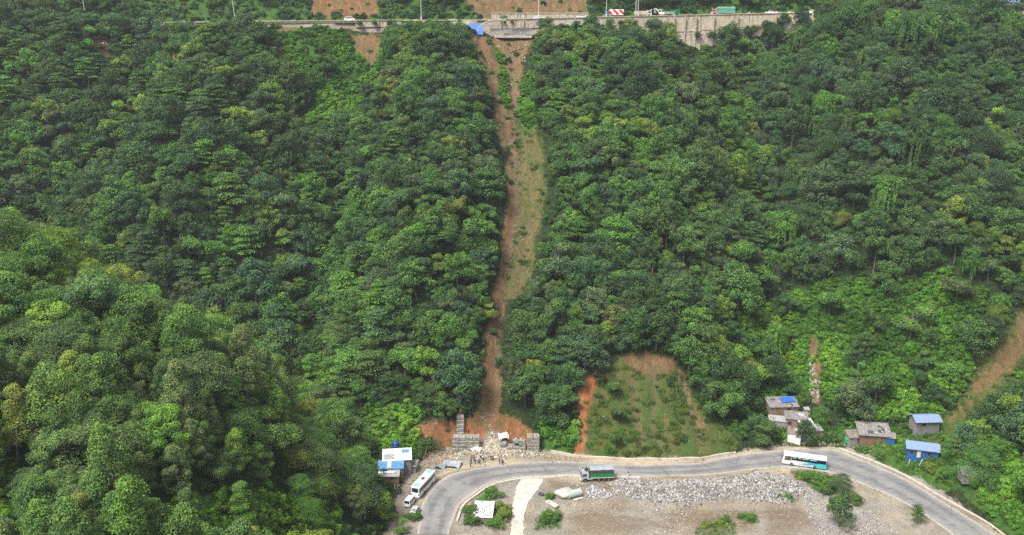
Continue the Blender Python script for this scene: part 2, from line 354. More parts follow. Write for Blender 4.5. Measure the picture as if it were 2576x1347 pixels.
for L in ([(1380,1214),(1450,1224),(1520,1228),(1580,1222)], [(1385,1222),(1455,1233),(1530,1236)], [(1660,1290),(1780,1285),(1900,1280),(2010,1284)], [(1650,1304),(1790,1298),(1910,1291),(2010,1298)], [(1480,1216),(1600,1206),(1760,1202),(1900,1190)], [(1400,1300),(1500,1288),(1620,1300),(1700,1330)], [(1090,1215),(1160,1190),(1240,1178),(1370,1166)], [(1100,1205),(1150,1186),(1230,1174)]):
    d_, _, _ = pline([(*flat(*p), 0) for p in L], XX, YY); rut = np.maximum(rut, np.clip(1-d_/1.0, 0, 1)*.9)
attr(gm, 'rut', np.maximum(rut, .55*rill))
attr(gm, 'pale', np.maximum.reduce([.9*C(p, 7) for p in ([(1075,1225),(1105,1190),(1160,1164),(1300,1158),(1382,1157),(1384,1164),(1243,1176),(1126,1204),(1090,1240)], [(1385,1196),(1620,1200),(1790,1193),(1985,1178),(1990,1188),(1800,1206),(1600,1212),(1400,1206)], [(1385,1150),(1700,1160),(1860,1140),(1980,1122),(2110,1122),(2110,1136),(1970,1138),(1800,1160),(1610,1174),(1390,1166)])]))
attr(gm, 'mud', np.maximum.reduce([.75*C(p, 14) for p in P_BROWN]))
P_SCREE = [P_PILE, P_PILE2, [(1150,1280),(1200,1245),(1240,1222),(1300,1206),(1280,1260),(1262,1330),(1140,1345)], [(2010,1215),(2060,1240),(2200,1290),(2280,1345),(2060,1345),(2030,1290)], P_SLIDE]
attr(gm, 'scree', np.maximum.reduce([C(p, 10) for p in P_SCREE]))
ground = bpy.data.objects.new('ground', gm); COL.objects.link(ground); ground['kind'] = 'structure'
# ------------------------------------------------------------------ foliage
def leaf_material(name, trans=.30, var=.5):
    g = NT(name); t = g.attr('tint', 'INSTANCER').outputs['Color']
    isl = g.n('ShaderNodeNewGeometry').outputs['Random Per Island']
    n = g.noise(.55, 3, .6, g.pos('obj'))
    v = g.math('ADD', 1-var*.5, g.math('MULTIPLY', isl, var))
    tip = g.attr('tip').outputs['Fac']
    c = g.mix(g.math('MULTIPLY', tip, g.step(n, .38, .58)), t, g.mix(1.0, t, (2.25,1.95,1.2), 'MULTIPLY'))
    c = g.mix(1.0, c, g.n('ShaderNodeCombineColor').outputs[0], 'MULTIPLY') if False else c
    vv = g.n('ShaderNodeVectorMath', operation='SCALE'); g.l(c, vv.inputs[0]); g.l(v, vv.inputs['Scale'])
    c = vv.outputs[0]
    g.col(c).set(Roughness=.62); g.b.inputs['Specular IOR Level'].default_value = .28
    tr = g.n('ShaderNodeBsdfTranslucent'); g.l(c, tr.inputs[0]); mx = g.n('ShaderNodeMixShader'); mx.inputs[0].default_value = trans
    g.l(g.b.outputs[0], mx.inputs[1]); g.l(tr.outputs[0], mx.inputs[2]); g.l(mx.outputs[0], g.out.inputs[0])
    return g.m
M_LEAF = leaf_material('leaf', .27, .45)
def bark_material():
    g = NT('bark'); n = g.noise(3, 4, .6, g.pos('obj', (1,1,.25)))
    g.col(g.ramp(n, [(.3, (.06,.05,.04)), (.7, (.17,.145,.115))])).set(Roughness=.9); return g.m
M_BARK = bark_material()
def unit(v): return v/np.maximum(np.linalg.norm(v, axis=-1, keepdims=True), 1e-9)
def rdir(rng, n): return unit(rng.normal(size=(n, 3)))
class Leaves:
    def __init__(s): s.v = []; s.t = []
    def add(s, rng, c, n, L, Wd, tip):
        """diamond leaves at c with normals n"""
        k = len(c); t = unit(np.cross(n, rdir(rng, k))); b = np.cross(n, t)
        L = (L*rng.uniform(.65, 1.3, k))[:,None]/2; Wd = (Wd*rng.uniform(.65, 1.3, k))[:,None]/2
        f = n*(L*.25)
        q = np.stack([c-t*L-f, c+b*Wd, c+t*L-f, c-b*Wd], 1)
        s.v.append(q.reshape(-1, 3)); s.t.append(np.repeat(np.broadcast_to(tip, k), 4))
    def arrays(s): return np.concatenate(s.v), np.concatenate(s.t)
def puff(lv, rng, c, r, n, L, flatz=.8, up=.35, tip=1.0):
    d = rdir(rng, n); d[:,2] = np.abs(d[:,2])*1.0 - (rng.random(n) < .30)*d[:,2].__abs__()*1.5
    d = unit(d); rad = r*rng.uniform(.72, 1.05, n)[:,None]
    p = c + d*rad*np.array((1, 1, flatz))
    nn = unit(d*.75 + np.array((0, 0, up)) + rng.normal(size=(n, 3))*.42)
    lv.add(rng, p, nn, L, L*.62, tip*np.clip(.25+.75*d[:,2], 0, 1))  # clump tops paler: young leaves plus light from above put into the colour
def crown_round(seed, Rr=3.7, Hh=3.4, zc=5.6, np_=34, leaf=.40, per=105, low=-.45):
    rng = np.random.default_rng(seed); lv = Leaves(); lob = rng.uniform(0, 6.28, 3)
    for i in range(np_):
        u = rng.uniform(low, 1)**1 if i > 4 else rng.uniform(.6, 1); a = rng.uniform(0, 6.28)
        k = math.sqrt(max(0, 1-u*u*(1 if u > 0 else .4))); rr = rng.uniform(.62, 1.0)
        rr *= 1+.22*math.sin(2*a+lob[0])+.14*math.sin(3*a+lob[1])
        c = np.array((math.cos(a)*k*Rr*rr, math.sin(a)*k*Rr*rr, zc+u*Hh*rng.uniform(.7, 1.05)))
        puff(lv, rng, c, rng.uniform(.7, 1.5), per, leaf)
    for i in range(8):                                         # inner filling
        a = rng.uniform(0, 6.28); c = np.array((math.cos(a)*Rr*.4, math.sin(a)*Rr*.4, zc+rng.uniform(-.3, .5)*Hh))
        puff(lv, rng, c, 1.5, 60, leaf*1.3)
    return lv.arrays()
def crown_multi(seed, leaf=.38, per=100):
    """uneven crown of several boughs carried at different heights, with gaps between them"""
    rng = np.random.default_rng(seed); lv = Leaves(); n = rng.integers(3, 6)
    for b in range(n):
        a = b*6.283/n+rng.uniform(-.5, .5); d = rng.uniform(.6, 2.5); r0 = rng.uniform(1.3, 2.4); cz = rng.uniform(1.9, 6.3); o = np.array((math.cos(a)*d, math.sin(a)*d, cz))
        for i in range(int(5+r0*5)):
            q = rng.normal(size=3); q /= np.linalg.norm(q); q[2] = abs(q[2])*1.0-.25
            puff(lv, rng, o+q*np.array((r0, r0, r0*rng.uniform(.6, 1.1)))*rng.uniform(.6, 1), rng.uniform(.55, 1.25), per, leaf)
    return lv.arrays()
def crown_column(seed):
    rng = np.random.default_rng(seed); lv = Leaves()
    H = 9.5; n = 46
    for i in range(n):
        t = rng.random()**.85; a = rng.uniform(0, 6.28); rr = 3.2*(1-t)**.6*(.35+.65*min(1, t*4+.3))*rng.uniform(.6, 1.05)
        c = np.array((math.cos(a)*rr, math.sin(a)*rr, 1.2+t*H)); puff(lv, rng, c, rng.uniform(.7, 1.15), 170, .25, .95, .4)
    return lv.arrays()
def crown_layer(seed):
    """flat layered crown: plates of feathery fronds"""
    rng = np.random.default_rng(seed); lv = Leaves(); n = 19
    for i in range(n):
        t = (i+.5)/n; a = i*2.4+rng.uniform(-.4, .4); rr = 3.6*(1-t*.75)*rng.uniform(.35, 1.0) if i < n-2 else .5
        c = np.array((math.cos(a)*rr, math.sin(a)*rr, 2.8+t*5.4+rng.uniform(-.2, .2))); pr = rng.uniform(1.2, 2.0)
        k = 190; fr = 13; fi = rng.integers(0, fr, k); fa = fi*6.283/fr+rng.normal(size=k)*.09; fd = pr*rng.random(k)**.6
        p = c+np.stack([np.cos(fa)*fd, np.sin(fa)*fd, .28-.34*(fd/pr)**2*pr*.6+rng.normal(size=k)*.07], 1)
        nn = unit(np.array((0, 0, 1.0))+np.stack([np.cos(fa), np.sin(fa), 0*fa], 1)*.3*(fd/pr)[:,None]+rng.normal(size=(k, 3))*.28)
        lv.add(rng, p, nn, .38, .22, .5+.5*(fd/pr))
    return lv.arrays()
def crown_fine(seed):
    """wide soft crown of fine leaves in sloping sprays"""
    rng = np.random.default_rng(seed); lv = Leaves()
    for i in range(54):
        a = rng.uniform(0, 6.28); t = rng.random(); rr = 4.2*math.sqrt(rng.random())*(1-.45*t)
        c = np.array((math.cos(a)*rr, math.sin(a)*rr, 3.0+t*4.2-.06*rr*rr)); k = 170
        tilt = np.array((math.cos(a)*.45, math.sin(a)*.45, 1.0)); tilt /= np.linalg.norm(tilt)
        e1 = unit(np.cross(tilt, rdir(rng, 1)[0])); e2 = np.cross(tilt, e1); q = rng.normal(size=(k, 2))*np.array((.85, .6))
        p = c+q[:,:1]*e1+q[:,1:]*e2+tilt*rng.normal(size=(k, 1))*.22
        nn = unit(tilt+rng.normal(size=(k, 3))*.5); lv.add(rng, p, nn, .27, .13, rng.random(k)*.7)
    return lv.arrays()
def crown_draped(seed):
    rng = np.random.default_rng(seed); v, t = crown_round(seed+500, 3.1, 3.2, 6.2, 26, .38, 95); lv = Leaves(); lv.v.append(v); lv.t.append(t)
    for i in range(46):
        a = rng.uniform(0, 6.28); rr = rng.uniform(2.0, 3.6); L = rng.uniform(2.0, 5.5); k = int(26*L/2)
        s = rng.random(k); p = np.stack([math.cos(a)*rr*(1+.06*s)+rng.normal(size=k)*.13, math.sin(a)*rr*(1+.06*s)+rng.normal(size=k)*.13, 6.6+rng.uniform(-.8, 1)-s*L], 1)
        nn = unit(np.array((math.cos(a), math.sin(a), .35))+rng.normal(size=(k, 3))*.4); lv.add(rng, p, nn, .36, .2, .6)
    return lv.arrays()
def crown_bush(seed, R_=1.5):
    rng = np.random.default_rng(seed); lv = Leaves()
    for i in range(13):
        a = rng.uniform(0, 6.28); u = rng.random(); rr = R_*.85*math.sqrt(1-u*u*.8)*rng.uniform(.4, 1)
        puff(lv, rng, np.array((math.cos(a)*rr, math.sin(a)*rr, .35+u*R_*.85)), rng.uniform(.4, .7), 75, .27, .9, .4)
    return lv.arrays()
def tuft(seed):
    rng = np.random.default_rng(seed); k = 90; a = rng.uniform(0, 6.28, k); r0 = .9*np.sqrt(rng.random(k)); h = rng.uniform(.35, .85, k)
    b = np.stack([np.cos(a)*r0, np.sin(a)*r0, 0*a], 1); la = rng.uniform(0, 6.28, k); ln = rng.uniform(.1, .5, k)*h
    top = b+np.stack([np.cos(la)*ln, np.sin(la)*ln, h], 1); s = np.stack([-np.sin(la), np.cos(la), 0*la], 1)*.05
    q = np.stack([b-s, b+s, top+s*.5, top-s*.5], 1); return q.reshape(-1, 3), np.repeat(rng.random(k)*.6, 4)
def trunk_mesh(seed, h=6.0, r=.2, limbs=5, spread=2.0):
    rng = np.random.default_rng(seed); V = []; F = []
    def tube(pts, rads, n=6):
        o = len(V)
        for (p, q) in zip(pts, rads):
            for k in range(n): a = 6.2832*k/n; V.append((p[0]+q*math.cos(a), p[1]+q*math.sin(a), p[2]))
        for i in range(len(pts)-1):
            for k in range(n): F.append((o+i*n+k, o+i*n+(k+1) % n, o+(i+1)*n+(k+1) % n, o+(i+1)*n+k))
    bend = rng.normal(size=2)*.25
    top = np.array((bend[0], bend[1], h)); mid = np.array((bend[0]*.3, bend[1]*.3, h*.5))
    tube([(0, 0, -1.2), (0, 0, .1), mid, top], [r*1.5, r*1.15, r*.85, r*.35])
    for i in range(limbs):
        t = rng.uniform(.45, .9); b = mid+(top-mid)*((t-.5)*2) if t > .5 else mid*(t*2)
        a = rng.uniform(0, 6.28); e = b+np.array((math.cos(a)*spread, math.sin(a)*spread, rng.uniform(.8, 2.0)))*rng.uniform(.6, 1)
        tube([b, (b+e)/2+np.array((0, 0, -.15)), e], [r*.55, r*.4, r*.15])
    return np.array(V), np.array(F)
KINDS = {}
def make_kind(key, crowns, trunk_args):
    L = []
    for i, (v, t) in enumerate(crowns):
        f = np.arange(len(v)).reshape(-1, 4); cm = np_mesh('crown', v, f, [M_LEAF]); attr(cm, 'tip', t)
        if trunk_args is None: L.append((cm, None, (v, t), None)); continue
        tv, tf = trunk_mesh(900+i+len(key), *trunk_args); tm = np_mesh('trunk', tv, tf, [M_BARK], smooth=True); L.append((cm, tm, (v, t), (tv, tf)))
    KINDS[key] = L
rr_ = np.random.default_rng(3)
make_kind('round', [crown_round(10+i, rr_.uniform(3.4, 4.4), rr_.uniform(3.2, 4.6), rr_.uniform(4.2, 5.2), int(rr_.uniform(36, 48)), low=-.8) for i in range(8)]+[crown_multi(400+i) for i in range(8)], (6.0, .2, 5, 2.0))
make_kind('roundfine', [crown_round(210+i, rr_.uniform(3.3, 4.2), rr_.uniform(3.2, 4.6), rr_.uniform(4.2, 5.2), 46, .25, 210, -.8) for i in range(4)]+[crown_multi(430+i, .25, 190) for i in range(4)], (6.0, .2, 5, 2.0))
make_kind('column', [crown_column(40+i) for i in range(4)], (8.5, .18, 5, 1.2))
make_kind('layer', [crown_layer(60+i) for i in range(5)], (8.0, .16, 7, 2.2))
make_kind('fine', [crown_fine(80+i) for i in range(5)], (6.5, .2, 6, 2.4))
make_kind('draped', [crown_draped(100+i) for i in range(3)], (6.5, .18, 4, 1.8))
make_kind('bush', [crown_bush(120+i) for i in range(4)], None)
make_kind('tuft', [tuft(140+i) for i in range(4)], None)
def source(key):
    """meshes that a mass of plants is instanced from, kept outside the scene"""
    c = bpy.data.collections.new('source_'+key); out = []
    for i, (cm, tm, (v, t), tr) in enumerate(KINDS[key]):
        me = cm
        if tr is not None:
            tv, tf = tr; V = np.concatenate([v, tv]); F = np.concatenate([np.arange(len(v)).reshape(-1, 4), tf+len(v)])
            me = np_mesh('plant', V, F, [M_LEAF, M_BARK], np.r_[np.zeros(len(v)//4, int), np.ones(len(tf), int)]); attr(me, 'tip', np.r_[t, np.zeros(len(tv))])
        o = bpy.data.objects.new('plant_%s_%02d' % (key, i), me); c.objects.link(o)
    return c
def scatter(name, coll, pts, rot, scl, idx, tint, kind='stuff', label=None, cat=None):
    me = bpy.data.meshes.new(name); me.vertices.add(len(pts)); me.vertices.foreach_set('co', np.ascontiguousarray(pts, np.float32).ravel())
    attr(me, 'rot', rot, 'FLOAT_VECTOR'); attr(me, 'scl', scl, 'FLOAT_VECTOR'); attr(me, 'idx', idx, 'INT'); attr(me, 'tint', tint, 'FLOAT_VECTOR')
    o = bpy.data.objects.new(name, me); COL.objects.link(o); o['kind'] = kind
    if label: o['label'] = label; o['category'] = cat
    ng = bpy.data.node_groups.new('scatter_'+name, 'GeometryNodeTree')
    ng.interface.new_socket('Geometry', in_out='INPUT', socket_type='NodeSocketGeometry'); ng.interface.new_socket('Geometry', in_out='OUTPUT', socket_type='NodeSocketGeometry')
    a = ng.nodes.new('NodeGroupInput'); z = ng.nodes.new('NodeGroupOutput'); ip = ng.nodes.new('GeometryNodeInstanceOnPoints'); ci = ng.nodes.new('GeometryNodeCollectionInfo')
    ci.inputs['Collection'].default_value = coll; ci.inputs['Separate Children'].default_value = True; ci.inputs['Reset Children'].default_value = True
    def na(n, t):
        q = ng.nodes.new('GeometryNodeInputNamedAttribute'); q.data_type = t; q.inputs['Name'].default_value = n; return q.outputs[0]
    L = ng.links.new; L(a.outputs[0], ip.inputs['Points']); L(ci.outputs[0], ip.inputs['Instance']); ip.inputs['Pick Instance'].default_value = True
    L(na('idx', 'INT'), ip.inputs['Instance Index']); L(na('rot', 'FLOAT_VECTOR'), ip.inputs['Rotation']); L(na('scl', 'FLOAT_VECTOR'), ip.inputs['Scale'])
    L(ip.outputs[0], z.inputs[0]); md = o.modifiers.new('scatter', 'NODES'); md.node_group = ng
    return o

# ------------------------------------------------------------------ where the trees stand
OPEN = [(C_SCAR_L, 0, 1), (C_SCAR_R, -4, 1), (C_DRY, 2, 1), (C_FOOT, 0, 1), (C_RED, 2, 1), (C_BARE, -2, 1), (C_CUT1, 0, 1), (C_CUT2, 0, 1), (C_RLAND, 12, 1), (C_RGRASS, 0, .9), (C_SCRUB, 6, .95),
        (C_LEFTG, 4, .985), (C_GR2, 12, 1), (C_TOPBAND, 0, .97), (C_TOPBAND2, 0, .93), (C_GS1, 0, 1), (C_GS2, 0, .95), (C_YARD, -8, 1), (C_GABB, 0, .95), (C_SHACK, 0, 1), (C_LGAP, 0, 1), (C_LGAP2, 0, 1), (C_LGAP3, 0, .9), (C_LOWG, 6, .97), (C_LOWG2, 0, .9), (C_MIDG, 6, .92), (C_RLOW, 0, .9), (C_GR3, 0, .9), (C_GULLY, 8, 1)]
N = 60000
tx = RNG.uniform(-245, 245, N); ty = RNG.uniform(118, 470, N); tz = gz(tx, ty)
px, py, dep = toP(tx, ty, tz); tr = .55+.80*RNG.random(N)**1.4
cx_, cy_, _ = toP(tx, ty, tz+4.5*tr); cx3_, cy3_, _ = toP(tx, ty, tz+7.5*tr)
ok = -sdf(BENCH, tx, ty) > 5
upd = ty-road_y(tx); ok &= (upd < -2.0-1.0*tr) | (upd > 12)
ok &= (px > -150) & (px < 2726) & (cy_ < 1500)
rnd = RNG.random(N)
far = np.where(px < 1288, dep > 214, dep > 150)
for poly, pad, pr in OPEN:
    s1 = sdf(poly, px, py); s2 = sdf(poly, cx_, cy_); s2 = np.maximum(s2, sdf(poly, cx3_, cy3_)-6)
    if poly in (C_SCAR_L, C_SCAR_R, C_DRY, C_BARE, C_RED, C_YARD, C_FOOT, C_LEFTG, C_SCRUB, C_GR2, C_LOWG, C_GR3, C_SHACK, C_GULLY):
        ro = 24*tr*300/dep; s2 = np.maximum(s2, np.maximum(sdf(poly, cx_-ro, cy_), sdf(poly, cx_+ro, cy_)))
    hitp = ((s1 > -6-pad) | (s2 > -10-pad)) & (far | (poly is C_LOWG) | (poly is C_LOWG2))
    ok &= ~(hitp & (rnd < pr))
# walls stay in view: nothing tall right in front of them
def inbox(x0, y0, x1, y1): return (cx_ > x0) & (cx_ < x1) & (np.minimum(cy_, cy3_) > -20) & (np.minimum(cy_, cy3_-6) < y1) & (upd < 0) & far
ok &= ~(inbox(1190, 20, 1345, 160) | (inbox(1685, 10, 1800, 126)) | (inbox(1800, 10, 2010, 112) & (RNG.random(N) < .88)) | (inbox(1345, 10, 1480, 64) & (RNG.random(N) < .96)) | (inbox(1480, 10, 1680, 76) & (RNG.random(N) < .92)) | (inbox(470, 10, 890, 60) & (RNG.random(N) < .985)) | (inbox(890, 10, 1200, 62) & (RNG.random(N) < .6)))
cand = np.nonzero(ok)[0]
cell = {}; chosen = []
for i in cand:
    r_ = 3.05*(.84 if cy_[i] > 560+cx_[i]*.53 else 1.0)*tr[i]*(1.0+.28*vnoise(tx[i]/30, ty[i]/30, 77))*(.92 if upd[i] < 12 else 1.15)
    gx_, gy_ = int(tx[i]//6), int(ty[i]//6); bad = False
    for a in (-1, 0, 1):
        for b in (-1, 0, 1):
            for j, rj in cell.get((gx_+a, gy_+b), ()):
                if (tx[i]-tx[j])**2+(ty[i]-ty[j])**2 < (.77*(r_+rj))**2: bad = True; break
            if bad: break
        if bad: break
    if not bad: cell.setdefault((gx_, gy_), []).append((i, r_)); chosen.append(i)
chosen = np.array(chosen); NT_ = len(chosen)
TX, TY, TZ, TS, TP, TQ, TD = tx[chosen], ty[chosen], tz[chosen], tr[chosen], px[chosen], py[chosen], dep[chosen]
CPX, CPY = cx_[chosen], cy_[chosen]
PAL = {'dark': (.030,.060,.026), 'deep': (.038,.078,.028), 'mid': (.052,.104,.030), 'fresh': (.060,.132,.028), 'lime': (.095,.152,.030), 'gold': (.112,.140,.036),
       'blue': (.040,.082,.042), 'grey': (.058,.092,.046), 'brown': (.062,.084,.040), 'rust': (.100,.118,.044)}
PMEAN = np.array((.052,.100,.032)); PAL = {k: tuple(np.array(v)*.92+PMEAN*.08) for k, v in PAL.items()}
PN = list(PAL)
def weights(P, Q, n):
    w = dict(dark=.8, deep=1.8, mid=2.4, fresh=1.1, lime=.38, gold=.08, blue=.7, grey=.6, brown=.12, rust=.02)
    sx = P-40+ (Q-540)*0; spur = Q > 560+(P*.53)                      # lower left spur
    if spur:
        w.update(dark=.25, deep=1.0, mid=2.0, fresh=.7, lime=.7, gold=.22, grey=1.5, brown=.15, rust=.06, blue=.35)
        if Q > 950 and P < 420: w.update(rust=.45, gold=.5, grey=1.6)
    elif P > 1900 and Q < 560: w.update(dark=1.8, deep=1.9, mid=1.2, fresh=.35, lime=.2, gold=.08, blue=1.6, grey=1.0)
    elif P < 800 and Q < 420: w.update(lime=.9, fresh=1.2, gold=.14, grey=.6)
    elif 1700 < P and Q > 560: w.update(lime=.7, fresh=1.1, rust=.06, gold=.14)
    elif 1280 < P < 1900: w.update(blue=.9, lime=.6, gold=.12)
    a = np.array([w[k] for k in PN]); a[[3, 4, 5]] *= math.exp(1.1*n); a[[0, 1, 6]] *= math.exp(-1.1*n); return a/a.sum()
TK = []; TT = np.zeros((NT_, 3)); TC = []
for i in range(NT_):
    P, Q = CPX[i], CPY[i]; n = vnoise(TX[i]/22, TY[i]/22, 5)+.5*vnoise(TX[i]/9, TY[i]/9, 6)
    c = PN[RNG.choice(len(PN), p=weights(P, Q, n))]; spur = Q > 560+P*.53
    u = RNG.random(); k = 'round'
    if spur:
        f = vnoise(TX[i]/16, TY[i]/16, 15)
        if Q > 930 and P < 720 and u < .62: k = 'column'
        elif f > -.1 and u < .75: k = 'fine'
        if k == 'round': k = 'roundfine'
    elif P > 1950 and Q < 520: k = 'draped' if u < .10 else ('fine' if u < .35 else 'round')
    elif P > 1900: k = 'draped' if u < .06 else ('fine' if u < .25 else 'round')
    elif P < 1000:
        f = vnoise(TX[i]/14, TY[i]/14, 16)
        if f > .12 and u < .5 or u < .05: k = 'layer'
    elif u < .05: k = 'layer'
    if upd[chosen[i]] > 5: k = 'fine' if u < .5 else 'round'
    if k == 'layer': c = ['fresh', 'mid', 'blue', 'deep'][int(RNG.integers(4))]
    if k == 'draped': c = ['deep', 'mid', 'fresh'][int(RNG.integers(3))]
    TK.append(k); TC.append(c); TT[i] = np.array(PAL[c])*np.array((1.40,1.48,1.50))*RNG.uniform(.82, 1.2)*RNG.uniform(.93, 1.07, 3)
FEATURE = [(2112,1243,'fine','grey',.62,'small pale-leaved tree beside the lower road edge near the teal coach'),(2112,1325,'round','deep',.75,'dark bushy tree on the gravelly flat at the bottom right'),(2306,1318,'layer','deep',.45,'thin young tree with sparse tiers beside the lower road at the bottom'),
  (2396,1160,'layer','mid',.62,'young tiered tree right of the blue house'),(1928,1118,'round','deep',.95,'dark leafy tree in front of the brown shacks, left side'),(2024,1122,'round','dark',.62,'dark round bush-like tree between the brown shacks and the road'),
  (2142,1062,'round','grey',1.15,'large rounded grey-green tree above the old patched-roof house'),(1228,806,'round','lime',.72,'bright lime-green tree on the left edge of the landslide scar'),(962,1312,'round','lime',.62,'yellow-green tree at the lower left of the bend beside the parked cars'),
  (1548,1130,'round','deep',.50,'low dark leafy tree on the bare slope, right of the red earth streak'),(1556,1065,'round','deep',.55,'dark leafy tree higher on the bare slope'),(1546,1000,'round','mid',.55,'leafy tree at the upper left of the bare slope'),(1880,955,'round','rust',.8,'golden-green rounded tree left of the stream gully'),(1012,1345,'round','fresh',.4,'bright green shrubby tree at the bottom of the bend')]
chosen = np.r_[chosen, np.zeros(len(FEATURE), int)]
for P, Q, k, cc, s_, lb in FEATURE:
    h = hit(P, Q); TX = np.r_[TX, h[0]]; TY = np.r_[TY, h[1]]; TZ = np.r_[TZ, h[2]]; TS = np.r_[TS, s_]; p_ = toP(*h); TP = np.r_[TP, p_[0]]; TQ = np.r_[TQ, p_[1]]; TD = np.r_[TD, p_[2]]
    q_ = toP(h[0], h[1], h[2]+4.5*s_); CPX = np.r_[CPX, q_[0]]; CPY = np.r_[CPY, q_[1]]; TK.append(k); TC.append(cc); TT = np.vstack([TT, np.array(PAL[cc])*1.55])
NF = len(FEATURE); NT_ += NF
TK = np.array(TK); TC = np.array(TC)
TI = np.array([RNG.integers(len(KINDS[k])) for k in TK]); TA = RNG.uniform(0, 6.283, NT_)
TS3 = np.stack([TS*RNG.uniform(.9, 1.12, NT_), TS*RNG.uniform(.9, 1.12, NT_), TS*RNG.uniform(.85, 1.2, NT_)], 1)
TS3 *= 1.24; updc = TY-road_y(TX); small = updc > 12; TS3[small] *= .8; TS3[(TP < 1000) & ~small] *= 1.08
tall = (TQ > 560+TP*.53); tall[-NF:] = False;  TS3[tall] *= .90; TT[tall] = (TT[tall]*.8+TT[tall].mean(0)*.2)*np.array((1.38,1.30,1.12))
print('TREES', NT_, {k: int((TK == k).sum()) for k in set(TK)})
inframe = (CPX > -10) & (CPX < 2586) & (CPY > -30) & (CPY < 1365)
score = np.where(inframe, TS3.mean(1)/TD, 0); score[-NF:] = 9
KEYCAT = {'round': 'tree', 'roundfine': 'tree', 'column': 'tree', 'fine': 'tree', 'layer': 'flat-topped tree', 'draped': 'vine-draped tree'}
single = np.zeros(NT_, bool)
for grp, lim in ((('round', 'roundfine', 'column', 'fine'), 300), (('layer',), 160), (('draped',), 120)):
    m = np.isin(TK, grp) & inframe; ids = np.nonzero(m)[0]; ids = ids[np.argsort(-score[ids])][:lim]; single[ids] = True
single[-NF:] = True
# the far forest: every tree past the 300 that show largest, one object
allc = bpy.data.collections.new('source_forest'); off = {}; k0 = 0
for key in ('column', 'draped', 'fine', 'layer', 'round', 'roundfine'):
    c = source(key); off[key] = k0
    for o in sorted(c.objects, key=lambda o: o.name): allc.objects.link(o); k0 += 1
m = ~single
rotm = np.stack([RNG.normal(size=m.sum())*.05, RNG.normal(size=m.sum())*.05, TA[m]], 1)
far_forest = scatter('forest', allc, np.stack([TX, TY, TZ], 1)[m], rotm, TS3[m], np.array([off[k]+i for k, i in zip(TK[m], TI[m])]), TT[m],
                     label='mixed green broadleaf forest covering the steep hillside up to the road above', cat='forest')
CW = {'dark': 'very dark green', 'deep': 'deep green', 'mid': 'mid green', 'fresh': 'bright green', 'lime': 'yellow-green', 'gold': 'golden green', 'blue': 'bluish green', 'grey': 'grey-green', 'brown': 'brownish', 'rust': 'rust-tinged'}
SW = {'roundfine': 'full rounded tree', 'round': 'billowy broadleaf tree', 'column': 'tall pointed tree', 'fine': 'soft fine-leaved tree', 'layer': 'flat-layered feathery tree', 'draped': 'vine-draped tree'}
NMS = {'roundfine': 'broadleaf_tree', 'round': 'broadleaf_tree', 'column': 'pointed_tree', 'fine': 'fine_leaved_tree', 'layer': 'layered_tree', 'draped': 'vine_draped_tree'}
MARKS = [('the white bus', 1065, 1215), ('the shack with the blue water tank', 990, 1160), ('the gabion walls', 1250, 1110), ('the red earth streak', 1465, 1050), ('the bare grassy slope', 1640, 1030), ('the green cargo truck', 1500, 1197),
         ('the teal bus', 2018, 1158), ('the brown shacks', 2000, 1060), ('the patched-roof house', 2190, 1095), ('the blue-roofed shed', 2325, 1065), ('the blue house', 2315, 1135), ('the landslide scar', 1270, 700),
         ('the landslide scar top', 1280, 200), ('the stream gully', 2040, 910), ('the right-hand landslip', 2530, 870), ('the blue tarpaulin', 1198, 73), ('the tall retaining wall', 1780, 100), ('the green-sided truck', 1818, 40), ('the lower left corner', 60, 1290), ('the left edge', 10, 900), ('the right edge', 2570, 500), ('the lower right corner', 2540, 1290), ('the bottom edge', 600, 1310), ('the left gully', 850, 250), ('the spur crest', 480, 780), ('the valley fold', 300, 640), ('the valley mouth', 880, 1010)]
rows = []
for i in np.nonzero(single)[0]:
    P, Q = CPX[i], CPY[i]; b = min(MARKS, key=lambda q: (q[1]-P)**2+(q[2]-Q)**2); dx, dy = P-b[1], Q-b[2]; d = math.hypot(dx, dy)
    if b[0].endswith(('edge', 'corner')): w = ('near ' if d < 150 else 'well in from ')+b[0]
    else:
        way = ('above' if dy < 0 else 'below') if abs(dy) > abs(dx)*.8 else ('left of' if dx < 0 else 'right of')
        w = ('' if d < 170 else 'far ')+way+' '+b[0]
    rows.append((i, CW[TC[i]], SW[TK[i]], w))
cnt = {}
for i, c, s, w in rows: cnt.setdefault((c, s, w), []).append(i)
ORD = ['first', 'second', 'third', 'fourth', 'fifth', 'sixth', 'seventh', 'eighth', 'ninth', 'tenth', 'eleventh', 'twelfth']
lab = {}
for (c, s, w), ids in cnt.items():
    ids = sorted(ids, key=lambda i: CPX[i])
    for k, i in enumerate(ids):
        lab[i] = f'{c} {s} {w}' + ('' if len(ids) == 1 else (', leftmost' if k == 0 else (', rightmost' if k == len(ids)-1 else f', {ORD[min(k, 11)]} from the left')))
for i in np.nonzero(single)[0]:
    k = TK[i]; cm, tm, _, _ = KINDS[k][TI[i]]
    r = bpy.data.objects.new(NMS[k], None); COL.objects.link(r); r.empty_display_size = .5
    r.location = (TX[i], TY[i], TZ[i]); r.rotation_euler = (RNG.normal()*.04, RNG.normal()*.04, TA[i]); r.scale = TS3[i]
    r['label'] = lab[i] if i < NT_-NF else FEATURE[i-NT_+NF][5]; r['category'] = KEYCAT[k]; r['group'] = {'layer': 'flat-layered trees on the hillside', 'draped': 'vine-draped trees'}.get(k, 'trees of the hillside forest')
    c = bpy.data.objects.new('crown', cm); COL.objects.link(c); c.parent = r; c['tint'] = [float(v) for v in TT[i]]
    t = bpy.data.objects.new('trunk', tm); COL.objects.link(t); t.parent = r
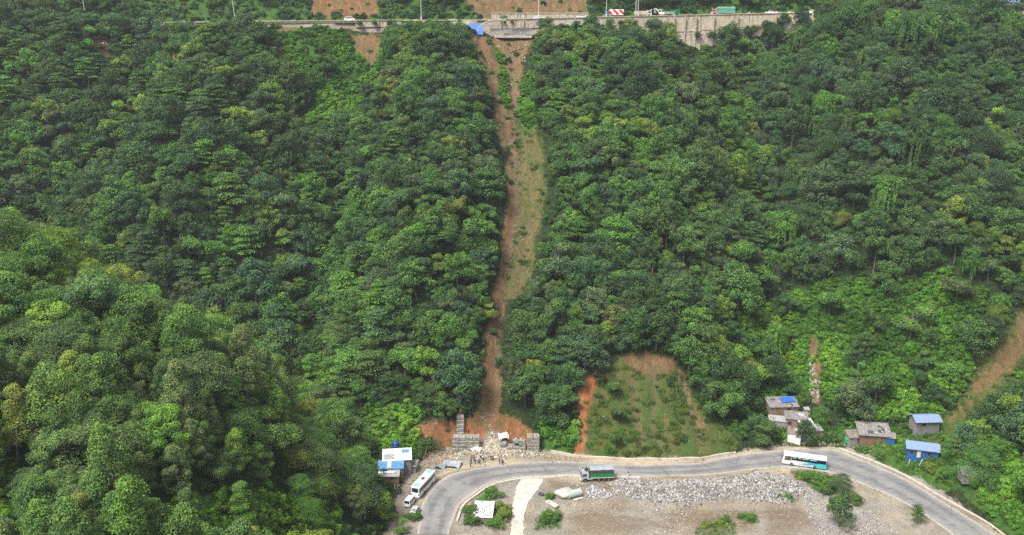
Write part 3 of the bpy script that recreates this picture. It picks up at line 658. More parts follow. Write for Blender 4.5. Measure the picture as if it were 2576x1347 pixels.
# ------------------------------------------------------------------ undergrowth and grass (nobody could count it)
def sample_ground(n, x0, x1, y0, y1):
    x = RNG.uniform(x0, x1, n); y = RNG.uniform(y0, y1, n); z = gz(x, y); P, Q, D = toP(x, y, z)
    return x, y, z, P, Q, D
def gm_at(arr, x, y):
    i = np.clip(np.searchsorted(GX, x)-1, 0, len(GX)-2); j = np.clip(np.searchsorted(GY, y)-1, 0, len(GY)-2); return arr[j, i]
x, y, z, P, Q, D = sample_ground(125000, -240, 240, 125, 470)
vis = (P > -60) & (P < 2640) & (Q < 1420)
gsoil = np.maximum(gm_at(M_soil, x, y), gm_at(M_red, x, y)); gsand = gm_at(M_sand, x, y); gg = gm_at(M_green, x, y); gd = gm_at(M_dry, x, y)
prob = np.where(gg > .5, .92, np.where(D < 270, .34, .22)); prob = np.where(gd > .4, .008, prob); prob *= (1-gsoil)**2*(gsand < .1); prob = np.where((P > 1225) & (P < 1690) & (Q > 30) & (Q < 74) & (y < road_y(x)), .04, prob)
prob = np.where((gsoil > .5) & (gsand < .1), .012, prob)
ud = y-road_y(x); prob = np.where((ud > 9) & (gsoil < .3), .5, prob); prob = np.where((ud > -1.5) & (ud < 9.5), 0, prob)
prob = prob*np.where(np.isin(1, 1), 1, 1)*(.45+.75*np.clip(.5+fbm(x/6, y/6, 90, 3)*1.6, 0, 1))
m = vis & (RNG.random(len(x)) < prob) & ((-sdf(BENCH, x, y) > 1.2) | ((gm_at(M_patch, x, y) > .5) & (RNG.random(len(x)) < .35)))
x, y, z, P, Q, D, gg, gd, ud = [a[m] for a in (x, y, z, P, Q, D, gg, gd, ud)]; k = len(x)
base = np.where((gg > .5)[:,None], np.array((.080,.205,.028)), np.array((.040,.100,.030))); base = np.where((ud > 9)[:,None], np.array((.045,.112,.040)), base)
base = np.where(((P > 1850) & (Q > 780) & (Q < 920) & (P < 2000))[:,None], np.array((.12,.26,.03)), base)
base = np.where(((gg > .5) & (D < 212) & (P < 1100))[:,None], np.array((.115,.25,.03)), base)  # leaf colour brightened to make up for the shade of nearby trees
nz = fbm(x/9, y/9, 95, 3)[:,None]; tint = base*(1+.9*nz)*RNG.uniform(.75, 1.3, (k, 1))*RNG.uniform(.92, 1.08, (k, 3)); tint[:,0] *= 1+.5*np.clip(nz[:,0], 0, 1)
sc_ = RNG.uniform(.55, 1.35, k)*np.where(D < 230, .9, 1.0); sc_ = np.where((gm_at(M_patch, x, y) > .3) | (sdf(C_YARD, P, Q) > 0), sc_*.45, sc_); scl = np.stack([sc_, sc_, sc_*RNG.uniform(.6, 1.2, k)], 1)
scatter('undergrowth', source('bush'), np.stack([x, y, z-.15], 1), np.stack([0*x, 0*x, RNG.uniform(0, 6.28, k)], 1), scl, RNG.integers(0, 4, k), tint, label='low leafy undergrowth covering the ground between trees and in clearings', cat='undergrowth')
print('UNDERGROWTH', k)
x, y, z, P, Q, D = sample_ground(120000, -200, 200, 150, 470)
gsoil = np.maximum(gm_at(M_soil, x, y), gm_at(M_red, x, y)); gsand = gm_at(M_sand, x, y); gg = gm_at(M_green, x, y); gd = gm_at(M_dry, x, y); ud = y-road_y(x)
prob = np.where(gg > .5, .35, 0); prob = np.where(gd > .3, .85, prob); prob = np.where((ud > 9), .25, prob); prob *= (1-gsoil)**2*(gsand < .1); prob = np.where((gsoil > .5) & (gsand < .1), .035, prob)
prob = np.where((ud > -1.5) & (ud < 9.5), 0, prob); prob *= np.clip(.55+fbm(x/5, y/5, 97, 3)*1.8, .08, 1); prob *= np.where(gd > .3, np.clip(.7+fbm(x/2.2, y/14, 99, 3)*2.0, .05, 1), 1)
m = (P > -60) & (P < 2640) & (Q < 1420) & (RNG.random(len(x)) < prob)
x, y, z, P, Q, D, gg, gd = [a[m] for a in (x, y, z, P, Q, D, gg, gd)]; k = len(x)
base = np.where((gd > .3)[:,None], np.array((.105,.165,.036)), np.array((.075,.155,.030))); nz = fbm(x/7, y/7, 98, 3)[:,None]
tint = base*(1+.6*nz)*RNG.uniform(.7, 1.35, (k, 1)); tint[:,0] *= RNG.uniform(.6, 1.3, k); sc_ = RNG.uniform(.7, 1.5, k)
scatter('grass', source('tuft'), np.stack([x, y, z-.05], 1), np.stack([0*x, 0*x, RNG.uniform(0, 6.28, k)], 1), np.stack([sc_]*3, 1), RNG.integers(0, 4, k), tint, label='rough grass tufts on the open slopes and clearings', cat='grass')
print('GRASS', k)
# ------------------------------------------------------------------ builders for made things
def paint(name, c, rough=.45, metal=0, dirt=.25, scale=1.5, spec=.5):
    g = NT(name); n = g.noise(scale, 4, .6, g.pos('obj'))
    d = tuple(v*.55+.045 for v in c)
    g.col(g.mix(g.math('MULTIPLY', g.step(n, .48, .72), dirt*2), c, d)).set(Roughness=rough, Metallic=metal); g.b.inputs['Specular IOR Level'].default_value = spec
    return g.m
M = {}
for k, a in dict(white=((.80,.80,.78), .35), offwhite=((.62,.60,.55), .5), silver=((.50,.50,.53), .35), teal=((.10,.56,.52), .35), tealroof=((.22,.66,.54), .4), blue=((.02,.10,.42), .4), black=((.015,.015,.017), .5),
                 tyre=((.022,.021,.020), .9), rim=((.34,.33,.31), .5), darkgrey=((.055,.055,.065), .75), tarpgrey=((.33,.35,.38), .7), green=((.010,.22,.055), .5), red=((.50,.03,.03), .45), orange=((.75,.12,.03), .7), pink=((.62,.30,.28), .5),
                 cream=((.62,.56,.42), .6), steel=((.32,.33,.34), .5), yellow=((.65,.42,.03), .5), rust=((.20,.085,.04), .85), tankblue=((.01,.06,.42), .4), tankgreen=((.01,.28,.12), .4), wood=((.20,.135,.08), .85), chassis=((.06,.055,.05), .8), lampred=((.45,.02,.02), .3), lampclear=((.7,.7,.66), .2),
                 bluetin=((.13,.20,.33), .5), bluewall=((.02,.12,.36), .6), skin=((.25,.135,.085), .6), hair=((.012,.010,.009), .7), navy=((.018,.022,.045), .8), jeans=((.03,.045,.09), .85), shirtw=((.72,.72,.72), .8), shirtp=((.45,.28,.52), .8), shirtg=((.11,.115,.125), .8), khaki=((.20,.16,.10), .85)).items():
    M[k] = paint('paint_'+k, a[0], a[1])
def glass_mat(name, c, rough=.08):
    g = NT(name); g.col(c).set(Roughness=rough); g.b.inputs['Specular IOR Level'].default_value = .7; return g.m
M['glass'] = glass_mat('dark_glass', (.016,.020,.022)); M['glassg'] = glass_mat('green_glass', (.02,.07,.065)); M['pale_pane'] = glass_mat('pale_glass', (.62,.64,.64), .25)
def tin_mat(name, c, dirt=(.16,.12,.09), amt=.5, per=1.4):
    g = NT(name); w = g.n('ShaderNodeTexWave'); w.inputs['Scale'].default_value = per; w.inputs['Distortion'].default_value = .2; g.l(g.pos('obj'), w.inputs[0])
    n = g.noise(.8, 5, .65, g.pos('obj')); n2 = g.noise(4, 3, .6, g.pos('obj'))
    k = g.mix(g.math('MULTIPLY', g.step(n, .45, .7), amt), c, dirt); k = g.mix(g.math('MULTIPLY', g.step(n2, .55, .7), .35), k, tuple(v*.6 for v in c))
    g.col(k).set(Roughness=.55); g.bump(w.outputs['Fac'], .06, .7); return g.m
M['tinblue'] = tin_mat('blue_tin', (.20,.29,.44), (.30,.32,.34), .6); M['tingrey'] = tin_mat('grey_tin', (.36,.36,.35)); M['tinwhite'] = tin_mat('white_tin', (.76,.76,.75), (.52,.50,.46), .3); M['tinrust'] = tin_mat('rusty_tin', (.24,.20,.17), (.16,.08,.045), .8)
M['tinold'] = tin_mat('old_tin', (.25,.24,.23), (.14,.11,.09), .8); M['tinwallblue'] = tin_mat('blue_wall_tin', (.02,.13,.36), (.05,.12,.25), .4); M['boards'] = tin_mat('wood_boards', (.30,.22,.15), (.16,.11,.075), .7, 2.2); M['greyboards'] = tin_mat('grey_boards', (.27,.26,.245), (.16,.14,.12), .6, 2.0); M['brickred'] = tin_mat('red_wall', (.22,.12,.08), (.22,.17,.13), .9)
M['tinskyblue'] = tin_mat('sky_blue_tin', (.10,.27,.50), (.20,.28,.36), .5)
def stone_mat(name, a, b, joint, scale, stain=.5, streak=False):
    g = NT(name); v = g.n('ShaderNodeTexVoronoi'); v.inputs['Scale'].default_value = scale; g.l(g.pos('obj'), v.inputs['Vector'])
    e = g.n('ShaderNodeTexVoronoi', feature='DISTANCE_TO_EDGE'); e.inputs['Scale'].default_value = scale; g.l(g.pos('obj'), e.inputs['Vector'])
    sp = g.n('ShaderNodeSeparateColor'); g.l(v.outputs['Color'], sp.inputs[0])
    c = g.mix(sp.outputs[0], a, b); c = g.mix(g.step(e.outputs['Distance'], .0, .09), joint, c)
    n = g.noise(.5, 5, .65, g.pos('obj', (1.6,1.6,.18) if streak else None)); c = g.mix(g.math('MULTIPLY', g.step(n, .50, .68), stain), c, (.11,.095,.075))
    n4 = g.noise(.12, 3, .5, g.pos('obj')); c = g.mix(g.math('MULTIPLY', g.step(n4, .45, .65), .5), c, (.42,.33,.21))
    g.col(c).set(Roughness=.9); g.bump(e.outputs['Distance'], .12, .7); return g.m
M['gabion'] = stone_mat('gabion_stone', (.20,.185,.16), (.44,.42,.37), (.07,.065,.055), 2.6, .35); M['masonry'] = stone_mat('masonry', (.40,.345,.26), (.58,.52,.41), (.26,.22,.165), 1.5, .6, True)
M['masonry2'] = stone_mat('pale_masonry', (.42,.39,.33), (.60,.56,.49), (.30,.28,.24), 1.3, .35, True)
def conc(name, c, sc=.5, stain=(.20,.18,.15), amt=.5):
    g = NT(name); n = g.noise(sc, 6, .68, g.pos()); n2 = g.noise(sc*7, 4, .6, g.pos()); k = g.mix(g.math('MULTIPLY', g.step(n, .45, .68), amt), c, stain); k = g.mix(g.math('MULTIPLY', g.step(n2, .52, .7), .4), k, tuple(v*.7 for v in c))
    g.col(k).set(Roughness=.9); g.bump(n2, .03, .5); return g.m
M['concrete'] = conc('concrete', (.50,.46,.40)); M['palec'] = conc('pale_concrete', (.53,.50,.435), .35, (.36,.31,.235), .75); M['kerb'] = conc('kerb_concrete', (.56,.50,.42), .6, (.30,.24,.17), .6)
def rock_mat():
    g = NT('rock'); t = g.attr('tint', 'INSTANCER').outputs['Color']; n = g.noise(3, 4, .6, g.pos('obj')); g.col(g.mix(g.step(n, .42, .7), t, g.mix(1, t, (.62,.60,.58), 'MULTIPLY'))).set(Roughness=.9); return g.m
M['rock'] = rock_mat()

class MB:
    def __init__(s): s.v = []; s.f = []; s.m = []
    def face(s, pts, m=0):
        o = len(s.v); s.v += [tuple(map(float, p)) for p in pts]; s.f.append(tuple(range(o, o+len(pts)))); s.m.append(m); return s
    def grid(s, rows, m=0, close=False, caps=False):
        o = len(s.v); n = len(rows[0])
        for r in rows: s.v += [tuple(map(float, p)) for p in r]
        for i in range(len(rows)-1):
            for k in range(n if close else n-1):
                a = o+i*n+k; b = o+i*n+(k+1) % n; s.f.append((a, b, b+n, a+n)); s.m.append(m)
        if caps:
            s.f.append(tuple(o+k for k in range(n))[::-1]); s.m.append(m); e = o+(len(rows)-1)*n; s.f.append(tuple(e+k for k in range(n))); s.m.append(m)
        return s
    def box(s, c, d, m=0, rz=0, bev=0, tilt=None):
        x, y, z = d[0]/2, d[1]/2, d[2]/2; q = min(bev, x*.9, y*.9, z*.9); Rm = Matrix.Rotation(rz, 3, 'Z')
        if tilt: Rm = Rm @ Matrix.Rotation(tilt[0], 3, 'X') @ Matrix.Rotation(tilt[1], 3, 'Y')
        if q <= 0:
            P = [(-x,-y,-z),(x,-y,-z),(x,y,-z),(-x,y,-z),(-x,-y,z),(x,-y,z),(x,y,z),(-x,y,z)]
            F = [(3,2,1,0),(4,5,6,7),(0,1,5,4),(1,2,6,5),(2,3,7,6),(3,0,4,7)]
        else:
            def ring(zz, i): return [(-x+i,-y+q,zz),(-x+q,-y+i,zz),(x-q,-y+i,zz),(x-i,-y+q,zz),(x-i,y-q,zz),(x-q,y-i,zz),(-x+q,y-i,zz),(-x+i,y-q,zz)]
            P = ring(-z, q*.7)+ring(-z+q, 0)+ring(z-q, 0)+ring(z, q*.7); F = [tuple(range(7,-1,-1)), tuple(range(24,32))]
            for r in range(3):
                for k in range(8): F.append((r*8+k, r*8+(k+1) % 8, r*8+8+(k+1) % 8, r*8+8+k))
        o = len(s.v); C_ = Vector(c)
        for p in P: s.v.append(tuple(Rm @ Vector(p)+C_))
        for f in F: s.f.append(tuple(o+k for k in f)); s.m.append(m)
        return s
    def tube(s, pts, r, n=8, m=0, caps=True):
        P = [Vector(p) for p in pts]; rows = []; r = r if isinstance(r, (list, tuple)) else [r]*len(P)
        for i, p in enumerate(P):
            t = (P[min(i+1, len(P)-1)]-P[max(i-1, 0)]).normalized(); a = t.cross(Vector((0,0,1)) if abs(t.z) < .9 else Vector((1,0,0))).normalized(); b = t.cross(a)
            rows.append([p+(a*math.cos(6.2832*k/n)+b*math.sin(6.2832*k/n))*r[i] for k in range(n)])
        return s.grid(rows, m, True, caps)
    def lathe(s, prof, c=(0,0,0), n=14, m=0, ax='Z'):
        rows = []
        for r, h in prof:
            ring = []
            for k in range(n):
                a = 6.2832*k/n; p = (r*math.cos(a), r*math.sin(a), h)
                if ax == 'Y': p = (p[0], h, p[1])
                if ax == 'X': p = (h, p[0], p[1])
                ring.append((p[0]+c[0], p[1]+c[1], p[2]+c[2]))
            rows.append(ring)
        return s.grid(rows, m, True, True)
    def slab(s, pts, th, m=0):
        """flat outline thickened along its normal"""
        P = [Vector(p) for p in pts]; n = (P[1]-P[0]).cross(P[2]-P[0]).normalized()*th; o = len(s.v); k = len(P)
        s.v += [tuple(p) for p in P]+[tuple(p+n) for p in P]; s.f.append(tuple(o+i for i in range(k))[::-1]); s.m.append(m); s.f.append(tuple(o+k+i for i in range(k))); s.m.append(m)
        for i in range(k): s.f.append((o+i, o+(i+1) % k, o+k+(i+1) % k, o+k+i)); s.m.append(m)
        return s
    def build(s, name, mats, parent=None, smooth=False, label=None):
        me = bpy.data.meshes.new(name); me.from_pydata(s.v, [], s.f)
        for q in (mats if isinstance(mats, (list, tuple)) else [mats]): me.materials.append(q)
        me.polygons.foreach_set('material_index', s.m); bm = bmesh.new(); bm.from_mesh(me); bmesh.ops.recalc_face_normals(bm, faces=bm.faces); bm.to_mesh(me); bm.free()
        if smooth: me.polygons.foreach_set('use_smooth', [True]*len(me.polygons)); me.set_sharp_from_angle(angle=R(38))
        o = bpy.data.objects.new(name, me); COL.objects.link(o); o.parent = parent
        if label: o['label'] = label
        return o
def thing(name, label, cat, loc=(0,0,0), rz=0, group=None):
    o = bpy.data.objects.new(name, None); COL.objects.link(o); o.location = tuple(map(float, loc)); o.rotation_euler = (0, 0, rz); o['label'] = label; o['category'] = cat
    if group: o['group'] = group
    return o
def tag(o, label, cat, group=None, kind=None):
    if label: o['label'] = label; o['category'] = cat
    if group: o['group'] = group
    if kind: o['kind'] = kind
    return o
def copy_thing(root):
    r = root.copy(); COL.objects.link(r)
    for ch in list(root.children):
        c = ch.copy(); COL.objects.link(c); c.parent = r
        for g in ch.children: d = g.copy(); COL.objects.link(d); d.parent = c
    return r
def flat3(px, py, z=0): a = flat(px, py, z); return np.array((a[0], a[1], z))
def heading(p, q): return math.atan2(q[1]-p[1], q[0]-p[0])

# ------------------------------------------------------------------ road, verges, concrete
def strip(name, A, B, z, mat, n=8, kind='structure', crown=0.0):
    a = crom([flat(*p) for p in A], n); b = crom([flat(*p) for p in B], n)
    def res(c, k):
        d = np.r_[0, np.cumsum(np.linalg.norm(np.diff(c, axis=0), axis=1))]; t = np.linspace(0, d[-1], k); return np.stack([np.interp(t, d, c[:,0]), np.interp(t, d, c[:,1])], 1)
    K = 160; a = res(a, K); b = res(b, K); rows = []
    for i in range(K):
        row = []
        for t in np.linspace(0, 1, 9):
            p = a[i]*(1-t)+b[i]*t; row.append((p[0], p[1], z+crown*(1-(2*t-1)**2)))
        rows.append(row)
    mb = MB().grid(rows); o = mb.build(name, mat, smooth=True); o['kind'] = kind; return o, a, b
def road_mat():
    g = NT('asphalt'); p = g.pos(); n = g.noise(.16, 5, .65, p); n2 = g.noise(1.6, 4, .6, p); n3 = g.noise(8, 3, .6, p)
    t = g.attr('lane').outputs['Fac']; s = g.noise(9.0, 4, .6, g.pos('pos', (.03,.35,.1)))
    c = g.ramp(n, [(.3, (.16,.16,.158)), (.5, (.215,.213,.206)), (.7, (.28,.27,.25))])
    w1 = g.math('SUBTRACT', 1, g.step(g.math('ABSOLUTE', g.math('SUBTRACT', t, .30)), .02, .14)); w2 = g.math('SUBTRACT', 1, g.step(g.math('ABSOLUTE', g.math('SUBTRACT', t, .70)), .02, .14))
    c = g.mix(g.math('MULTIPLY', g.math('ADD', w1, w2), g.math('MULTIPLY', g.step(s, .35, .6), .85)), c, (.115,.115,.118))
    c = g.mix(g.math('MULTIPLY', g.step(g.noise(.09, 3, .5, p), .55, .60), .45), c, (.30,.285,.26))
    e = g.step(g.math('ABSOLUTE', g.math('SUBTRACT', t, .5)), .36, .50); c = g.mix(g.math('MULTIPLY', e, g.step(n2, .25, .6)), c, (.45,.40,.33))
    e2 = g.n('ShaderNodeTexVoronoi', feature='DISTANCE_TO_EDGE'); e2.inputs['Scale'].default_value = .16; g.l(g.pos(), e2.inputs['Vector'])
    c = g.mix(g.math('MULTIPLY', g.math('SUBTRACT', 1, g.step(e2.outputs['Distance'], .0, .018)), .45), c, (.07,.07,.07))
    c = g.mix(g.math('MULTIPLY', g.step(n3, .55, .7), .25), c, (.12,.12,.12)); g.col(c).set(Roughness=.85); return g.m
ROADO, RA, RB = strip('road', ROAD_UP, ROAD_LO, .04, road_mat(), crown=.10)
attr(ROADO.data, 'lane', np.tile(np.linspace(0, 1, 9), 160))
def edge_wall(name, pts, h, th, mat, off, kind='structure', z0=-.3, smooth=1):
    """low wall or kerb following a line on the ground"""
    P = crom(pts, 6); T = np.gradient(P, axis=0); T /= np.linalg.norm(T, axis=1)[:,None]; Nn = np.stack([-T[:,1], T[:,0]], 1)
    rows = []
    for p, n, k in zip(P, Nn, range(len(P))):
        a = p+n*off; b = p+n*(off+th); hh = h(k/len(P)) if callable(h) else h
        rows.append([(a[0], a[1], z0), (a[0], a[1], hh), (b[0], b[1], hh), (b[0], b[1], z0)])
    o = MB().grid(rows, 0, True, True).build(name, mat)
    if kind: o['kind'] = kind
    return o
# ------------------------------------------------------------------ vehicles (x forward, ground at z = 0)
def wheel(parent, x, y, r, w, rim=None, name='wheel'):
    s = 1 if y > 0 else -1
    t = MB().lathe([(r*.60,-w/2),(r*.92,-w/2),(r,-w*.3),(r,w*.3),(r*.92,w/2),(r*.60,w/2)], (x, y, r), 18, 0, 'Y').build(name, M['tyre'], parent, True)
    MB().lathe([(r*.60, s*w*.30),(r*.58, s*(w/2+.012)),(r*.40, s*(w*.42)),(r*.22, s*(w*.46)),(r*.16, s*(w/2+.05)),(.01, s*(w/2+.05))], (x, y, r), 14, 0, 'Y').build('rim', rim or M['rim'], t, True)
def section(w, z0, z1, rt, rb, n=4):
    pts = []
    for (cx, cz, r, a0) in ((w-rb, z0+rb, rb, -90), (w-rt, z1-rt, rt, 0), (-w+rt, z1-rt, rt, 90), (-w+rb, z0+rb, rb, 180)):
        for k in range(n+1): a = R(a0+90*k/n); pts.append((cx+r*math.cos(a), cz+r*math.sin(a)))
    return pts
def coach(label, loc, rz, L, body, roofpatch, wins, style, group):
    b = thing('coach', label, 'bus', loc, rz, group); Wd, H, z0 = 1.25, 3.25, .38
    def rake(x, z):
        f = (z-z0)/(H-z0)
        if x > L/2-.8: return -.55*max(0, f-.28)*((x-(L/2-.8))/.8)
        if x < -L/2+.5: return .16*f*((-L/2+.5-x)/.5)
        return 0
    rows = []
    for x, k in ((-L/2,.90),(-L/2+.12,.97),(-L/2+.5,1),(-L/4,1),(0,1),(L/4,1),(L/2-.8,1),(L/2-.3,.985),(L/2-.08,.94),(L/2,.88)):
        rows.append([(x+rake(x, zz), yy*k, zz) for yy, zz in section(Wd, z0, H-(.06 if abs(x) > L/2-.05 else 0), .26, .12)])
    MB().grid(rows, 0, True, True).build('body', body, b, True)
    for s in (-1, 1):
        yy = s*(Wd+.012)
        for x0, x1, za, zb, m in wins:
            P = [(x0, yy-.012*s, za), (x1, yy-.012*s, za), (x1-(.25 if x1 > L/2-1.2 else 0), yy-.012*s, zb), (x0, yy-.012*s, zb)]
            if s > 0: P = P[::-1]
            MB().slab(P, .02).build('window', M[m], b)
        if style == 'teal':
            for x0, x1 in ((2.1,3.0),(.9,1.6),(-1.0,.6),(-3.1,-1.4)):
                P = [(x0, yy+.010*s, 2.45),(x1, yy+.010*s, 2.45),(x1, yy+.010*s, 2.66),(x0, yy+.010*s, 2.66)]
                MB().slab(P if s < 0 else P[::-1], .01).build('pale_pane', M['pale_pane'], b)  # pale panes along the upper part of the window band
            P = [(4.25, yy+.012*s, 2.25),(5.05, yy+.012*s, 2.25),(5.0, yy+.012*s, 2.78),(4.3, yy+.012*s, 2.78)]
            MB().slab(P if s < 0 else P[::-1], .01).build('sign', M['red'], b)
    def front(z): return L/2+rake(L/2, z)+.012
    P = [(front(1.55), -1.02, 1.55),(front(1.55), 1.02, 1.55),(front(2.85), .98, 2.85),(front(2.85), -.98, 2.85)]; MB().slab(P, .03).build('windscreen', M['glassg' if style == 'teal' else 'glass'], b)
    P = [(-L/2+.09-.02, .9, 1.75),(-L/2+.09-.02, -.9, 1.75),(-L/2+.16-.03, -.86, 2.85),(-L/2+.16-.03, .86, 2.85)]; MB().slab(P, .02).build('rear_window', M['glass'], b)
    for s in (-1, 1):
        MB().box((L/2-.02, s*.85, .85), (.10,.36,.20), 0, 0, .04).build('headlight', M['lampclear'], b)
        MB().box((-L/2-.01, s*.98, 1.15), (.08,.16,.48), 0, 0, .03).build('tail_light', M['lampred'], b)
        MB().tube([(L/2-.55, s*1.15, 2.9),(L/2+.05, s*1.38, 2.85),(L/2+.12, s*1.42, 2.5)], .035).box((L/2+.12, s*1.44, 2.25), (.12,.2,.5), 0, 0, .04).build('mirror', M['black'], b)
    MB().box((L/2-.02, 0, .50), (.22, 2.2, .30), 0, 0, .08).build('bumper', M['darkgrey'] if style == 'teal' else M['white'], b)
    for s in (-1, 1):
        for x in (L/2-2.55, -L/2+3.0): wheel(b, x, s*1.125, .50, .30, M['rim'])
    for x0, x1, w, m in roofpatch: MB().box(((x0+x1)/2, 0, H+.03), (x1-x0, w, .10), 0, 0, .03).build('roof_panel', M[m], b)
    P = [(L/2-2.05, -1.262, .55),(L/2-1.05, -1.262, .55),(L/2-1.05, -1.262, 2.0),(L/2-2.05, -1.262, 2.0)]; MB().slab(P, .012).build('door', M['white'], b)
    return b
def teal_body():
    g = NT('teal_coach_paint'); s = g.n('ShaderNodeSeparateXYZ'); g.l(g.pos('obj'), s.inputs[0]); x, z = s.outputs[0], s.outputs[2]
    zc = g.math('MULTIPLY_ADD', z, 1.9, 0.0); q = g.math('SUBTRACT', x, zc)      # slanting bands
    c = g.mix(g.step(q, -1.2, -2.6), (.72,.74,.73), (.42,.66,.62))
    c = g.mix(g.step(g.math('SUBTRACT', q, g.math('MULTIPLY', g.math('MULTIPLY', z, z), .5)), -4.8, -5.2), c, (.06,.56,.53))
    def band(c, a, b, colr):
        u = g.math('SUBTRACT', x, g.math('MULTIPLY', g.math('SUBTRACT', 3.2, z), g.math('SUBTRACT', 3.2, z)))
        f = g.math('MULTIPLY', g.step(u, a, a+.08), g.math('SUBTRACT', 1, g.step(u, b-.08, b))); return g.mix(g.math('MULTIPLY', f, g.step(z, .75, .85)), c, colr)
    c = band(c, -5.6, -4.9, (.015,.09,.45)); c = band(c, -4.6, -4.15, (.03,.16,.58)); c = band(c, -6.4, -6.0, (.10,.30,.62))
    c = g.mix(g.step(z, 2.92, 2.96), c, (.80,.80,.78)); n = g.noise(2, 4, .6, g.pos('obj')); c = g.mix(g.math('MULTIPLY', g.step(n, .5, .75), .2), c, (.40,.38,.34))
    g.col(c).set(Roughness=.3); return g.m
def tubes_frame(): pass
def lorry(name, label, loc, rz, L, cab, lower, upper, roof, group, axles=(3,), covered=True, hl=1.15, hu=1.05):
    """lorry: cab with visor and roof carrier, slatted cargo body, tarpaulin over the top"""
    t = thing(name, label, 'truck', loc, rz, group); fx = L/2; bx0, bx1 = -L/2, L/2-2.35; zb = 1.25
    MB().box((0, 0, .92), (L-.6, .9, .28)).box((bx0+.4, 0, .7), (.15, 2.2, .2)).build('chassis', M['chassis'], t)
    # cab
    prof = [(fx,.55),(fx+.02,1.0),(fx-.02,1.55),(fx-.22,2.45),(fx-.45,2.75),(fx-1.95,2.80),(fx-2.05,2.6),(fx-2.05,.75),(fx-1.75,.70),(fx-1.55,1.15),(fx-.75,1.15),(fx-.5,.6)]
    rows = [[(x, y*(.97 if z > 2 else 1), z) for x, z in prof] for y in (-1.2,-1.12,1.12,1.2)]; rows[0] = [(x-(.04 if x > fx-.5 else 0), y, z) for x, y, z in rows[0]]
    MB().grid(rows, 0, True, True).build('cab', cab, t)
    MB().slab([(fx-.035, -1.02, 1.6),(fx-.035, 1.02, 1.6),(fx-.22, .98, 2.4),(fx-.22, -.98, 2.4)], .03).build('windscreen', M['glass'], t)
    for s in (-1, 1):
        P = [(fx-1.55, s*1.205, 1.65),(fx-.35, s*1.205, 1.65),(fx-.5, s*1.17, 2.4),(fx-1.5, s*1.17, 2.4)]; MB().slab(P if s < 0 else P[::-1], .02).build('window', M['glassg'], t)
        MB().box((fx+.01, s*.85, .95), (.08,.32,.22), 0, 0, .03).build('headlight', M['lampclear'], t)
        MB().tube([(fx-.3, s*1.2, 2.3),(fx+.05, s*1.42, 2.35)], .03).box((fx+.06, s*1.45, 2.1), (.10,.18,.5), 0, 0, .03).build('mirror', M['black'], t)
        MB().box((fx-2.6, s*1.0, .85), (1.0,.36,.5), 0, 0, .1).build('fuel_tank', M['steel'], t)
    MB().box((fx+.04, 0, .62), (.24, 2.42, .38), 0, 0, .06).build('bumper', M['silver'], t)
    MB().slab([(fx-.42, -1.15, 2.76),(fx-.42, 1.15, 2.76),(fx+.10, 1.18, 3.25),(fx+.10, -1.18, 3.25)], .06).build('visor', cab, t)
    rk = MB()
    for s in (-1, 1): rk.tube([(fx-.6, s*1.0, 2.8),(fx-.6, s*1.0, 3.1),(fx-1.9, s*1.0, 3.1),(fx-1.9, s*1.0, 2.8)], .04)
    for x in (-.6, -1.0, -1.45, -1.9): rk.tube([(fx+x, -1.0, 3.1),(fx+x, 1.0, 3.1)], .035)
    rk.build('roof_rack', M['black'], t)
    MB().lathe([(.28, -.14),(.46, -.12),(.50, 0),(.46, .12),(.28, .14)], (fx-1.55, .1, 3.27), 14).build('spare_wheel', M['tyre'], t, True)
    # cargo body
    m = MB().box(((bx0+bx1)/2, 0, zb+hl/2), (bx1-bx0, 2.44, hl))
    n = max(4, int((bx1-bx0)/.8))
    for k in range(n+1):
        x = bx0+.05+(bx1-bx0-.1)*k/n
        for s in (-1, 1): m.box((x, s*1.24, zb+hl/2), (.09, .07, hl-.02))
    m.build('cargo_body', lower, t)
    MB().box(((bx0+bx1)/2, -1.25, zb-.06), (bx1-bx0, .08, .16)).box(((bx0+bx1)/2, 1.25, zb-.06), (bx1-bx0, .08, .16)).build('side_rail', M['offwhite'], t)
    for x in (-.35, .55):
        MB().box(((bx0+bx1)/2+x*(bx1-bx0)*.6, -1.29, zb+hl*.6), (.9, .02, .20)).build('badge', M['cream'], t)
    if covered:
        za = zb+hl+.003; rows = []
        for k in range(9):
            x = bx0+.02+(bx1-bx0-.04)*k/8; sag = .05*math.sin(k*2.1)-.04*(k % 2)
            rows.append([(x, -1.24, za), (x, -1.25+.02*(k % 2), za+hu*.6), (x, -1.20, za+hu+sag), (x, -.5, za+hu+.10+sag), (x, .5, za+hu+.10+sag), (x, 1.20, za+hu+sag), (x, 1.25, za+hu*.6), (x, 1.24, za)])
        mb = MB().grid(rows, 0, True, True)
        for i, f in enumerate(mb.f):
            if len(f) == 4 and min(mb.v[k][2] for k in f) > za+hu-.2: mb.m[i] = 1
        mb.build('tarpaulin', [upper, roof], t)
    ax = [fx-1.15]+[bx0+1.0+1.32*k for k in range(axles[0])]
    if axles[0] == 3: ax = [fx-1.15, bx0+4.0, bx0+2.55, bx0+1.25]
    for x in ax:
        for s in (-1, 1): wheel(t, x, s*1.05, .50, .34)
    return t
